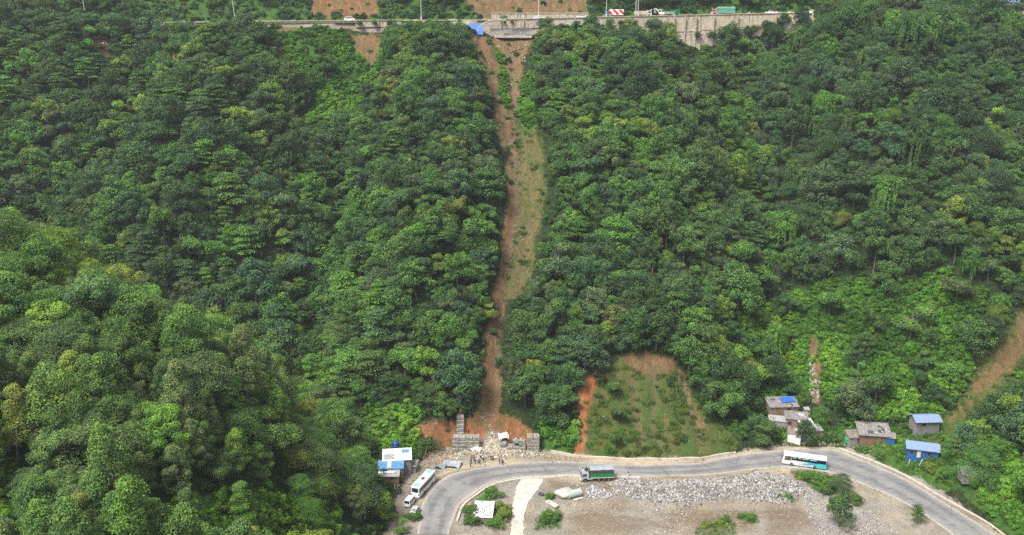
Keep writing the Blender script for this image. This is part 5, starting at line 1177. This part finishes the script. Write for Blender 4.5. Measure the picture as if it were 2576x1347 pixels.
# steel reinforcement row standing in front of the new wall
r0, r1 = at_up(1234, 0), at_up(1338, 0); rb = thing('rebar_cage', 'row of upright steel bars tied for a new wall above the landslide', 'rebar', (r0[0], r0[1]-3.4, r0[2]-6.6))
L_ = r1[0]-r0[0]; m1 = MB()
for k in range(34): x = L_*k/33; m1.box((x, random.uniform(-.05, .05), 1.7+random.uniform(-.2, .25)), (.20, .12, 3.4))
m1.build('upright_bars', M['steel'], rb)
MB().box((L_/2, .12, .9), (L_, .07, .07)).box((L_/2, .12, 2.0), (L_, .07, .07)).box((L_/2, .12, 2.9), (L_, .07, .07)).build('cross_bars', M['steel'], rb)
MB().box((L_*.55, .6, -.2), (L_*.9, 1.8, .9), 0, 0, .1).build('footing', M['concrete'], rb)
for P_, lb in ((1280, 'tall thin steel scaffold post left on the new wall'), (1304, 'tall thin steel scaffold post in the middle of the new wall'), (1352-3, 'tall thin steel scaffold post right on the new wall')):
    c = at_up(P_, -2.4); o = MB().tube([(0,0,-6),(0,0,.6)], .10, 6).box((0,0,.5), (.4,.3,.12)).build('scaffold_post', M['steel']); o.location = tuple(c); tag(o, lb, 'post')
# blue tarpaulin over the slide head
M['tarpblue2'] = paint('pale_blue_tarpaulin', (.07,.19,.62), .5, dirt=.2)
c = at_up(1198, 0); sheet('tarpaulin', 'bright blue tarpaulin hung over the head of the landslide', 'tarpaulin', (c[0], c[1]-2.6, c[2]-3.6), .08, 6.0, 2.0, M['tarpblue2'], .7, R(66), 2, 16)
c = at_up(1225, -2.0); o = MB().tube([(-2.5,0,-1.6),(-.8,0,-.5),(1.5,.4,.3),(5,.8,.5),(8,.8,.3)], .16, 7).build('hose', M['cream'], smooth=True); o.location = (c[0], c[1], c[2]-.3); tag(o, 'pale bent pipe arching from the blue tarpaulin to the new wall', 'pipe')
# lamp posts
def lamp_post(P, lb, h=13, lean=0.0, box=True):
    c = at_up(P, .9); t = thing('lamp_post', lb, 'lamp post', c, 0, 'posts along the upper road')
    MB().tube([(0,0,-.3),(lean*.5,0,h*.5),(lean,0,h)], [.17,.13,.085], 8).build('pole', M['offwhite'], t, True)
    MB().tube([(lean,0,h-.2),(lean+.5,-.6,h+.25),(lean+.7,-1.6,h+.3)], .06, 6).box((lean+.75,-1.9,h+.27), (.3,.8,.14), 0, 0, .05).build('lamp_arm', M['offwhite'], t)
    if box: MB().box((0,-.1,1.1), (.6,.5,1.1), 0, 0, .05).build('meter_box', M['offwhite'], t)
lamp_post(593, 'slightly leaning white post at the left part of the upper road', 13, -1.0); lamp_post(1060, 'tall white post left of the blue tarpaulin', 14); lamp_post(1355, 'white post behind the white pickup above the landslide', 13); lamp_post(1525, 'white post in front of the red and white lorry', 13)
lamp_post(1599, 'left of two posts standing close together beside the pale lorry', 13, 0, False); lamp_post(1605, 'right of two posts standing close together beside the pale lorry', 13); lamp_post(218, 'thin pale post rising from trees at the far left of the upper road', 13, -.4, False)
# vehicles on the upper road
GU = 'vehicles on the upper road'; W0 = math.pi
def upang(P): a, b = at_up(P-8), at_up(P+8); return heading(a, b)
car('pickup', 'white double-cab pickup on the road above the landslide', 'pickup', at_up(1357, 2.6), upang(1357)+W0, 'pickup', M['white'], GU, 5.4)
car('parked_car', 'white hatchback facing left on the upper road', 'car', at_up(1463, 2.8), upang(1463)+W0, 'car', M['white'], GU, 4.6)
car('pickup', 'white pickup with dark canopy at the right of the upper road', 'pickup', at_up(1940, 3), upang(1940)+W0, 'pickup', M['white'], GU, 5.4)
c = at_up(1946, 3); o = MB().box((0,0,1.75), (2.4,1.7,1.2), 0, upang(1946), .12).box((0,0,2.38), (2.5,1.76,.08), 0, upang(1946)).build('canopy', M['darkgrey']); par = [q for q in COL.objects if q.get('label', '').startswith('white pickup with dark canopy')][0]; bpy.context.view_layer.update(); o.parent = par; o.matrix_parent_inverse = par.matrix_world.inverted(); o.location = tuple(c)
car('parked_car', 'small white car at the far right end of the upper road', 'car', at_up(2042, 3), upang(2042)+W0, 'car', M['white'], GU, 4.4)
car('parked_van', 'white van partly hidden on the left stretch of the upper road', 'van', at_up(880, 3), upang(880), 'van', M['white'], GU, 4.4)
def redwhite():
    g = NT('red_white_cover'); s = g.n('ShaderNodeSeparateXYZ'); g.l(g.pos('obj'), s.inputs[0]); u = g.math('SUBTRACT', s.outputs[0], g.math('MULTIPLY', s.outputs[2], .95)); f = g.math('PINGPONG', g.math('ADD', u, 20.6), 1.35)
    g.col(g.mix(g.step(f, .62, .72), (.78,.76,.74), (.60,.035,.03))).set(Roughness=.6); return g.m
RW = redwhite()
lorry('lorry', 'lorry with a red and white striped cover and grey-blue cab on the upper road', at_up(1543, 3.4), upang(1543)+W0, 8.6, M['bluetin'], RW, RW, M['white'], GU, (2,))
lorry('lorry', 'pale open lorry beside two posts on the upper road', at_up(1617, 3.4), upang(1617), 7.4, M['offwhite'], M['cream'], M['darkgrey'], M['tarpgrey'], GU, (2,), False, 1.3)
tg = M['tealgreen'] = paint('teal_green', (.10,.36,.26), .5)
lorry('lorry', 'lorry with a pink cab and cream-topped green cover on the upper road', at_up(1818, 3.2), upang(1818)+W0, 10.2, M['pink'], M['tealgreen'], M['tealgreen'], M['cream'], GU, (2,))
# excavator-like machine with a green tipper beside it
c = at_up(1664, 2.6); ex = thing('excavator', 'white digger with its arm bent, working at the edge of the upper road', 'excavator', c, 2.6, GU)
MB().box((0,.9,.45), (3.2,.55,.8), 0, 0, .25).build('track', M['darkgrey'], ex); MB().box((0,-.9,.45), (3.2,.55,.8), 0, 0, .25).build('track', M['darkgrey'], ex)
MB().box((-.5,0,1.4), (2.6,2.2,1.0), 0, 0, .12).build('body', M['offwhite'], ex); cb = MB().box((.4,.55,2.2), (1.3,1.0,1.5), 0, 0, .1).build('cab', M['white'], ex); MB().box((1.06,.55,2.35), (.03,.8,.9)).box((.4,1.06,2.35), (.9,.03,.9)).build('window', M['glass'], cb)
MB().box((2.0,-.3,2.6), (2.8,.35,.45), 0, 0, .06, (0,-.65)).build('boom', M['offwhite'], ex); MB().box((3.4,-.3,2.5), (.3,.3,2.2), 0, 0, .05, (0,.35)).build('stick', M['offwhite'], ex); MB().box((3.9,-.3,1.3), (.7,.9,.7), 0, 0, .15, (0,.5)).build('bucket', M['darkgrey'], ex)
lorry('tipper', 'small green tipper beside the digger on the upper road', at_up(1690, 4.2), upang(1690), 6.4, M['green'], M['tealgreen'], M['green'], M['green'], GU, (2,), False, .9)
# house at the top right corner
hx = hit(2530, 6); tz_ = 124.5
t = thing('hillside_house', 'grey and white house corner with a blue band at the top right', 'house', (hx[0], hx[1], hx[2]-1.0), -.1)
MB().box((0,0,1.5), (9,6,4.4)).build('wall', M['bluetin'], t); MB().box((0,0,3.95), (10,7,.5), 0, 0, .08).build('floor_slab', M['white'], t); MB().box((.5,.5,5.6), (7,5,2.8)).build('upper_wall', M['offwhite'], t); MB().box((.5,.5,7.15), (8,6,.3), 0, 0, .05).build('roof', M['tarpgrey'], t)
for x in (-2.4, .4, 3): f = MB().box((x,-3.03,1.9), (1.2,.08,1.3)).build('window', M['white'], t); MB().box((x,-3.075,1.9), (.95,.03,1.05)).build('pane', M['glass'], f)
# ------------------------------------------------------------------ stones
stones = bpy.data.collections.new('source_stone')
for k in range(6):
    rng = np.random.default_rng(300+k); bm = bmesh.new(); bmesh.ops.create_icosphere(bm, subdivisions=2, radius=.5); pl = unit(rng.normal(size=(8, 3))); dm = rng.uniform(.6, 1.1, 3)*np.array((1.2, 1, .8))
    for v in bm.verts:
        c = np.array(v.co)
        for n_ in pl:
            e_ = float(c @ n_)-.33
            if e_ > 0: c = c-n_*e_
        v.co = Vector(c*dm)
    me = bpy.data.meshes.new('stone'); bm.to_mesh(me); bm.free(); me.materials.append(M['rock']); stones.objects.link(bpy.data.objects.new('stone_%02d' % k, me))
def strew(name, jobs, label, cat):
    pts = []; S = []; T = []
    for poly, n, s0, s1, tint, var in jobs:
        Pp = np.array(poly, float); lo, hi = Pp.min(0), Pp.max(0); W_ = np.array([hit(*p)[:2] for p in poly]); l2, h2 = W_.min(0), W_.max(0)
        x = RNG.uniform(l2[0], h2[0], n*4); y = RNG.uniform(l2[1], h2[1], n*4); ins = sdf(W_, x, y)+1.2*fbm(x/2, y/2, 55, 2) > 0; x, y = x[ins][:n], y[ins][:n]; k = len(x)
        s = s0+(s1-s0)*RNG.random(k)**2.2; z = gz(x, y)+s*.15; pts.append(np.stack([x, y, z], 1)); S.append(np.stack([s*RNG.uniform(.8, 1.3, k), s, s*RNG.uniform(.7, 1.1, k)], 1))
        T.append(np.array(tint)*(1+var*RNG.uniform(-1, 1, (k, 1)))*RNG.uniform(.96, 1.04, (k, 3)))
    pts = np.concatenate(pts); S = np.concatenate(S); T = np.concatenate(T); k = len(pts)
    return scatter(name, stones, pts, RNG.uniform(0, 6.28, (k, 3)), S, RNG.integers(0, 6, k), T, label=label, cat=cat)
strew('rock_heap', [(P_PILE, 8200, .2, 1.0, (.31,.30,.28), .62), (P_PILE2, 420, .25, 1.0, (.38,.37,.36), .6), ([(p[0]+(p[0]-1780)*.04, p[1]+(p[1]-1235)*.22) for p in P_PILE], 1300, .15, .7, (.32,.28,.22), .5)], 'long heap of broken pale grey rock along the lower edge of the road', 'rock heap')
strew('rubble', [(P_SLIDE, 2000, .25, .95, (.42,.37,.28), .5), ([(1205,1040),(1245,1040),(1240,1085),(1215,1095)], 50, .2, .7, (.42,.38,.31), .4), ([(1060,1135),(1140,1128),(1150,1160),(1070,1180)], 700, .2, .7, (.34,.27,.19), .45),
                 ([(1225,1108),(1262,1108),(1280,1140),(1215,1140)], 500, .3, .9, (.45,.41,.33), .4), ([(1040,1060),(1150,1066),(1150,1105),(1050,1110)], 90, .2, .6, (.34,.28,.2), .4)], 'loose beige rubble spilling from the landslide between the gabion walls', 'rubble')
strew('loose_stones', [(C_SCAR_L, 170, .15, .7, (.42,.37,.29), .4), (C_SCAR_R, 130, .2, .9, (.44,.39,.31), .4), (C_DRY, 70, .2, .6, (.38,.33,.25), .4), (C_CUT1, 40, .3, .9, (.4,.34,.26), .4), (C_CUT2, 90, .3, 1.1, (.42,.36,.27), .4),
                       ([(2034,900),(2049,900),(2060,955),(2054,1015),(2038,1012)], 130, .5, 1.4, (.40,.36,.30), .4), (C_LGAP3, 60, .3, .9, (.3,.28,.25), .4), (C_LGAP, 26, .3, 1.4, (.6,.6,.58), .3), ([(1690,40),(1760,40),(1900,33),(1990,30),(1990,36),(1690,46)], 90, .4, 1.4, (.50,.45,.36), .3), (C_BARE, 120, .15, .5, (.38,.33,.25), .4)], 'pale stones scattered down the landslide scar and the stream gully', 'stones')
strew('gravel', [([(1160,1275),(1200,1245),(1240,1222),(1300,1206),(1285,1240),(1290,1262),(1275,1345),(1150,1345)], 1500, .12, .5, (.33,.30,.26), .5), ([(2010,1215),(2060,1240),(2200,1290),(2280,1345),(2060,1345),(2030,1290)], 1500, .2, .7, (.34,.325,.31), .45),
                 ([(1330,1215),(2000,1275),(2060,1345),(1330,1345)], 4200, .08, .42, (.33,.30,.25), .5), ([(1420,1215),(1560,1225),(1560,1300),(1420,1290)], 500, .1, .6, (.36,.34,.30), .5), ([(1640,1275),(1760,1280),(1740,1345),(1640,1345)], 500, .1, .6, (.36,.34,.30), .5), ([(1370,1146),(1480,1152),(1480,1160),(1372,1160)], 300, .15, .5, (.38,.31,.23), .4), ([(1930,1090),(2070,1090),(2110,1122),(1940,1122)], 420, .15, .7, (.33,.28,.21), .5), ([(2110,1105),(2240,1110),(2230,1130),(2120,1130)], 200, .15, .6, (.36,.31,.25), .5), ([(985,1210),(1040,1180),(1075,1170),(1060,1215),(1010,1260)], 300, .2, .6, (.32,.27,.2), .4)], 'grit and small stones strewn over the flat and the road verges', 'gravel')
# ------------------------------------------------------------------ bushes on the flat
def big_bush(seed):
    rng = np.random.default_rng(seed); lv = Leaves()
    for i in range(44):
        a = rng.uniform(0, 6.28); u = rng.random(); rr = 1.9*math.sqrt(1-u*u*.85)*rng.uniform(.3, 1.0)*(1+.25*math.sin(2*a+seed))
        puff(lv, rng, np.array((math.cos(a)*rr, math.sin(a)*rr, .25+u*1.5)), rng.uniform(.35, .75), 70, .24, .9, .4)
    return lv.arrays()
BB = []
for i in range(4):
    v, t = big_bush(700+i); me = np_mesh('bush', v, np.arange(len(v)).reshape(-1, 4), [M_LEAF]); attr(me, 'tip', t); BB.append(me)
for k, (P_, Q_, s, c, lb) in enumerate([(1240,1250,1.25,'fresh','bright green bush on the gravel inside the bend, uppermost there'),(1215,1270,1.2,'fresh','leafy bush touching the top of the white spotted roof'),(1188,1296,1.3,'mid','dark leafy bush at the left of the white spotted roof'),(1190,1318,1.2,'mid','bush below the left corner of the white spotted roof'),
        (1258,1285,1.15,'lime','yellow-green bush at the right of the white spotted roof'),(1268,1305,1.2,'lime','low yellow-green bush between the spotted roof and the pale ramp'),(1246,1325,1.2,'fresh','bush below the white spotted roof at the bottom edge'),(1384,1254,.75,'fresh','narrow bright green bush left of the concrete lump'),(1385,1308,1.3,'fresh','dense green bush at the bottom edge, right of the pale ramp'),
        (1985,1255,.65,'fresh','round green bush below the rock heap, right part'),(1962,1250,.4,'mid','small bush beside the round one below the rock heap'),(1864,1302,.6,'fresh','ragged green bush on the earth below the rock heap'),(1888,1309,.75,'fresh','larger bush beside the ragged one at the bottom edge'),(1812,1322,.7,'lime','pale yellow-green bush at the bottom edge below the rock heap'),(1778,1324,.7,'gold','straw-green bush left of the pale one at the bottom edge'),
        (2030,1205,1.15,'fresh','bright green bush on the road edge below the teal coach'),(2058,1212,1.25,'fresh','green bush on the road edge right below the teal coach'),(2085,1225,1.2,'fresh','green bush beside the small pale-leaved tree'),(2010,1200,.8,'lime','small yellow-green bush where the grass starts by the lower road edge'),(2075,1240,1.0,'mid','mid green bush down the bank from the teal coach'),(2150,1262,1.1,'mid','bush on the inner bank of the right-hand bend'),
        (1075,1128,1.6,'deep','dark bush on the bank above the rubble, left of the gabion walls'),(1052,1140,1.2,'deep','dark bush between the lean-to and the gabion walls'),(1040,1305,1.1,'fresh','bright bush in front of the grey van at the bottom of the bend'),(2170,1135,.9,'fresh','small bush on the grass below the old house'),(2215,1150,.8,'mid','low bush on the grass left of the blue house'),(2340,1185,1.1,'lime','yellow-green bush below the blue house'),(2375,1200,1.1,'fresh','green bush right of the posts below the blue house'),(2085,1105,1.2,'mid','green bush between the stone hut and the green water tank')]):
    b = hit(P_, Q_); o = bpy.data.objects.new('bush', BB[k % 4]); COL.objects.link(o); o.location = (b[0], b[1], b[2]-.1); o.rotation_euler = (0, 0, k*1.7); o.scale = (s, s, s*.95); o['tint'] = [v*1.35 for v in PAL[c]]; tag(o, lb, 'bush', 'bushes beside the road')
for k, (P_, dz, s, c) in enumerate([(1758,-8.5,.8,'deep'),(1790,-9.5,1.4,'deep'),(1838,-9,1.6,'dark'),(1858,-7,.9,'grey'),(1880,-8.5,1.7,'deep'),(1905,-7,1.3,'mid'),(1930,-6.5,1.8,'deep'),(1955,-5.5,1.5,'mid'),(1978,-4,1.9,'deep'),(1500,-4,.9,'mid'),(1560,-3.5,1.1,'deep'),(1600,-2.5,.8,'mid'),(1640,-4,1.3,'deep'),(1268,-1.2,.5,'fresh'),(1290,-1.0,.5,'mid'),(905,-1.5,.9,'mid'),(940,-1.2,.8,'fresh'),(985,-1.5,1.0,'deep')]):
    w_ = at_up(P_, -1.0+.10*dz); o = bpy.data.objects.new('wall_shrub', BB[k % 4]); COL.objects.link(o); o.location = (w_[0], w_[1]-.3, w_[2]+dz); o.rotation_euler = (.5, 0, k*2.1); o.scale = (s, s*.8, s*1.1); o['tint'] = [v*1.35 for v in PAL[c]]
    side = 'tall masonry wall' if P_ > 1690 else ('sandy culvert wall' if P_ > 1400 else ('new wall above the landslide' if P_ > 1200 else 'short wall left of the blue tarpaulin')); hgt = 'high on' if dz > -3.6 else ('halfway up' if dz > -6.5 else 'low on')
    same = [q for q in (1758,1790,1838,1858,1880,1905,1930,1955,1978) if P_ > 1690]; n_ = sorted(same).index(P_) if P_ in same else -1
    tag(o, f'{CW[c]} shrub {hgt} the {side}' + (f', {ORD[min(n_, 11)]} from its left end' if n_ >= 0 else (f', {"left" if P_ in (1500, 1268, 905) else ("right" if P_ in (1640, 1290, 985) else ("centre left" if P_ == 1560 else "centre right"))} one')), 'shrub', 'shrubs growing from the upper road walls')
# fallen trunks on the scar
for P_, Q_, a_, L_, lb in ((1279,240,1.35,7,'long pale fallen trunk lying down the upper scar'),(1262,205,1.2,4,'short pale log on the left arm of the scar'),(1255,108,-.7,6,'dark broken timber under the new wall'),(1245,98,-.6,5,'splintered beam beside the blue tarpaulin'),(1300,128,.1,6,'dark timber lying across the head of the right scar arm')):
    h0 = hit(P_, Q_); dx, dy = math.cos(a_)*L_/2, math.sin(a_)*L_/2; p = [(h0[0]+s*dx, h0[1]+s*dy, float(gz(h0[0]+s*dx, h0[1]+s*dy))+.35) for s in (-1, 0, 1)]
    m_ = MB().tube([tuple(np.array(q)-h0) for q in p], [.26,.2,.13], 7); m_.tube([tuple(np.array(p[1])-h0), tuple(np.array(p[1])-h0+np.array((.5,.3,.9)))], [.1,.04], 5); o = m_.build('fallen_trunk', M['greyboards'] if 'dark' not in lb else M['wood'], smooth=True); o.location = tuple(h0); tag(o, lb, 'log')
b = hit(1457, 1120); o = MB().tube([(0,0,-.3),(-.4,.2,3.0),(-.9,.3,6.5)], [.09,.07,.04], 6).build('bare_trunk', M['greyboards'], smooth=True); o.location = tuple(b); tag(o, 'thin bleached bare trunk leaning beside the red earth streak', 'dead tree')
# ------------------------------------------------------------------ people
def body_mesh(pose):
    V = []; E = []; Rr = []; tagv = []
    def v(p, r, t, link=None):
        V.append(p); Rr.append(r); tagv.append(t); i = len(V)-1
        if link is not None: E.append((link, i))
        return i
    lean = pose.get('lean', 0); hipz = .92-pose.get('crouch', 0)
    pel = v((0,0,hipz), .135, 'leg'); w = v((lean*.25,0,hipz+.18), .125, 'top', pel); ch = v((lean*.6,0,hipz+.38), .150, 'top', w); nk = v((lean*.9,0,hipz+.53), .060, 'skin', ch)
    hd = v((lean+.02,0,hipz+.63), .082, 'skin', nk); ht = v((lean+.02,0,hipz+.74), .086, 'skin', hd); v((lean+.115,0,hipz+.655), .014, 'skin', hd)
    for s in (-1, 1):
        st = pose.get('step', .05)*s; kb = pose.get('crouch', 0)
        hp = v((0, s*.095, hipz-.06), .095, 'leg', pel); kn = v((st*.6+.05+kb*.5, s*.10, .49-kb*.1), .068, 'leg', hp); an = v((st-.02, s*.10, .09), .045, 'leg', kn); v((st+.14, s*.11, .04), .036, 'shoe', an)
        sh = v((lean*.75, s*.185, hipz+.47), .062, 'top', ch); a = pose['arms'][0 if s < 0 else 1]
        el = v((lean*.7+a[0], s*(.22+a[2]), hipz+.20+a[1]), .045, 'top', sh); wr = v((lean*.7+a[3], s*(.22+a[5]), hipz-.02+a[4]), .030, 'skin', el)
        d = Vector(V[wr])-Vector(V[el]); d.normalize(); pm = v(tuple(Vector(V[wr])+d*.06), .030, 'skin', wr); up = Vector((1,0,0)) if abs(d.x) < .8 else Vector((0,0,1)); sd_ = d.cross(up).normalized(); q = d.cross(sd_)
        for k, ln in zip((-1.5,-.5,.5,1.5), (.065,.08,.085,.07)):
            b0 = Vector(V[pm])+d*.03+q*k*.019; f1 = v(tuple(b0+d*ln*.5), .009, 'skin', pm); v(tuple(b0+d*ln*.95+sd_*.018), .008, 'skin', f1)
        t1 = v(tuple(Vector(V[wr])+d*.045-q*.045+sd_*.01), .010, 'skin', pm); v(tuple(Vector(V[wr])+d*.085-q*.055+sd_*.02), .009, 'skin', t1)
    me = bpy.data.meshes.new('body'); me.from_pydata(V, E, []); o = bpy.data.objects.new('body', me); COL.objects.link(o)
    m = o.modifiers.new('skin', 'SKIN'); sk = me.skin_vertices[0].data
    for i, r in enumerate(Rr): sk[i].radius = (r, r)
    sk[0].use_root = True; o.modifiers.new('sub', 'SUBSURF').levels = 1
    dg = bpy.context.evaluated_depsgraph_get(); me2 = bpy.data.meshes.new_from_object(o.evaluated_get(dg)); bpy.data.objects.remove(o)
    A = np.array(V); kind = {'leg': 0, 'top': 1, 'skin': 2, 'shoe': 3}; ti = np.array([kind[t] for t in tagv]); Ra = np.array(Rr)
    mids = [(A[a]+A[b])/2 for a, b in E]; pts = np.r_[A, np.array(mids)]; tt = np.r_[ti, [ti[b] for a, b in E]]; rr = np.r_[Ra, [Ra[b] for a, b in E]]
    fi = [int(tt[np.argmin(np.linalg.norm(pts-np.array(p.center), axis=1)-rr)]) for p in me2.polygons]
    return me2, fi, (lean+.02, 0, hipz+.745)
down = ((.02,0,.02,.06,.0,.05),(.0,0,.02,.04,.0,.05)); POSES = [body_mesh(dict(arms=down)), body_mesh(dict(arms=((.15,.02,.05,.34,.16,.0),(.0,0,.02,.04,0,.05)), step=.2)), body_mesh(dict(arms=((.18,.0,0,.42,.1,-.05),(.16,0,0,.40,.06,-.05)), lean=.22, crouch=.06, step=.16)),
        body_mesh(dict(arms=((.0,0,.12,.10,.02,.02),(.0,0,.12,.10,.02,.02)), step=.1))]
def person(P, Q, pose, rz, top, leg, lb, hat=None, z=None, group=None, pos=None):
    me0, fi, hp = POSES[pose]; me = me0.copy(); me.name = 'body'
    for q in (M[leg], M[top], M['skin'], M['black']): me.materials.append(q)
    me.polygons.foreach_set('material_index', fi); me.polygons.foreach_set('use_smooth', [True]*len(me.polygons))
    b = hit(P, Q) if pos is None else np.array(pos)
    o = bpy.data.objects.new('person', me); COL.objects.link(o); o.location = (b[0], b[1], b[2]+(z or 0)-.005); o.rotation_euler = (0, 0, rz); o['label'] = lb; o['category'] = 'person'
    if group: o['group'] = group
    r = .104; hr = MB().lathe([(r*.98,-.02),(r*1.02,.02),(r*.9,.062),(r*.6,.098),(.01,.112)], (hp[0]-.014, 0, hp[2]), 12).build('hair' if not hat else 'helmet', M[hat or 'hair'], o, True)
    return o
S_ = lambda x, y: ((1200+x/8.587)*.92198, (1140+y/8.587)*.92198)
GP = 'onlookers on the sandy verge'; GR = 'rescue workers in orange'
for x, y, ps, rz, tp, lg, lb in [(735,1085,0,1.5,'navy','jeans','person in dark navy clothes at the left of the onlookers'),(716,1160,3,1.2,'khaki','black','person apart in front, below the leftmost onlooker'),(830,1095,1,1.7,'black','jeans','person in black at the left of the white-shirted pair'),(885,1060,0,1.4,'shirtw','jeans','person in a white shirt, left one of the onlooker group'),(930,1095,3,1.7,'shirtg','black','person in grey with dark trousers at the front of the group'),
        (1005,1010,0,1.6,'shirtw','khaki','person in a white shirt close to the rubble, right of the group'),(1028,1050,1,2.0,'shirtg','jeans','person in grey right beside the white shirt near the rubble'),(1197,1010,0,1.5,'navy','black','lone person in dark clothes at the middle of the verge'),(1396,1090,0,1.8,'navy','black','person in dark clothes, left of the pair at the right'),(1455,1075,3,1.4,'shirtp','navy','person in a pale purple top, right of the pair at the right'),
        (800,1010,0,1.2,'khaki','navy','person in brown at the edge of the stones behind the leftmost onlookers'),(960,960,3,1.9,'shirtw','jeans','person in white standing highest on the rubble behind the group'),(1240,1015,1,1.0,'shirtg','black','person in grey walking right of the lone dark figure'),(1480,1110,0,1.5,'jeans','black','person in blue at the far right end of the onlookers')]:
    p = S_(x, y); person(p[0], p[1], ps, rz, tp, lg, lb, None, None, GP)
for x, y, ps, rz, tp, lg, lb, ht in [(655,375,1,3.4,'orange','orange','rescuer in orange standing right of the gabion column','orange'),(625,330,2,.4,'red','black','rescuer in red bending beside the gabion column','red'),(485,235,2,2.6,'orange','red','rescuer in orange crouching on top of the gabion column','white'),(1590,590,2,3.0,'orange','red','rescuer in orange bending beside the white tarpaulin','orange'),
        (1645,580,2,.3,'orange','orange','second rescuer in orange bending right of the white tarpaulin','white'),(1825,575,2,2.0,'red','black','rescuer in red crouching behind the broken gabion wall','orange'),(1950,650,0,4.6,'orange','black','rescuer in an orange jacket standing on the broken gabion wall','orange'),(2110,600,2,3.1,'shirtw','black','person in white crouching beside the square gabion stack',None)]:
    p = S_(x, y); px_ = p[0]
    if y > 560:                                       # on top of the right wall
        f = flat3(px_, 1142); dz = {1950: 2.7, 2110: 2.9}.get(x, 3.65 if x < 1800 else 2.9); person(0, 0, ps, rz, tp, lg, lb, ht, None, GR if ht else None, (f[0], f[1]+1.9, dz))
    elif x == 485:
        f = hit(1158.5, 1108); person(0, 0, ps, rz, tp, lg, lb, ht, None, GR, (f[0], f[1]+3.9, f[2]+6.0))
    else: person(p[0], p[1], ps, rz, tp, lg, lb, ht, None, GR)
person(2013, 1196, 0, 1.2, 'shirtp', 'shirtw', 'person in a pale purple top walking on the grass edge below the teal coach'); person(1580, 1199, 1, .2, 'black', 'shirtw', 'lone person in black walking along the road behind the green lorry')
person(2288, 1168, 0, 4.5, 'khaki', 'shirtg', 'person in brown standing on the grass before the blue house')
# ------------------------------------------------------------------ the air: everything stands in a thin even haze
HZ = bpy.data.materials.new('haze'); HZ.use_nodes = True; ht_ = HZ.node_tree
for n_ in list(ht_.nodes):
    if n_.type == 'BSDF_PRINCIPLED': ht_.nodes.remove(n_)
pv = ht_.nodes.new('ShaderNodeVolumePrincipled'); pv.inputs['Color'].default_value = (.86,.92,.96,1); pv.inputs['Density'].default_value = 1.7e-4; pv.inputs['Anisotropy'].default_value = .2
ht_.links.new(pv.outputs[0], [n_ for n_ in ht_.nodes if n_.type == 'OUTPUT_MATERIAL'][0].inputs['Volume'])
zlo, zhi = float(ZZ.min())-1, float(max(ZZ.max(), CAMZ))+25
hz = MB().box(((GX[0]+GX[-1])/2, (GY[0]+GY[-1])/2, (zlo+zhi)/2), (GX[-1]-GX[0]+40, GY[-1]-GY[0]+40, zhi-zlo)).build('haze', HZ); hz['kind'] = 'stuff'
SC.cycles.volume_bounces = 0
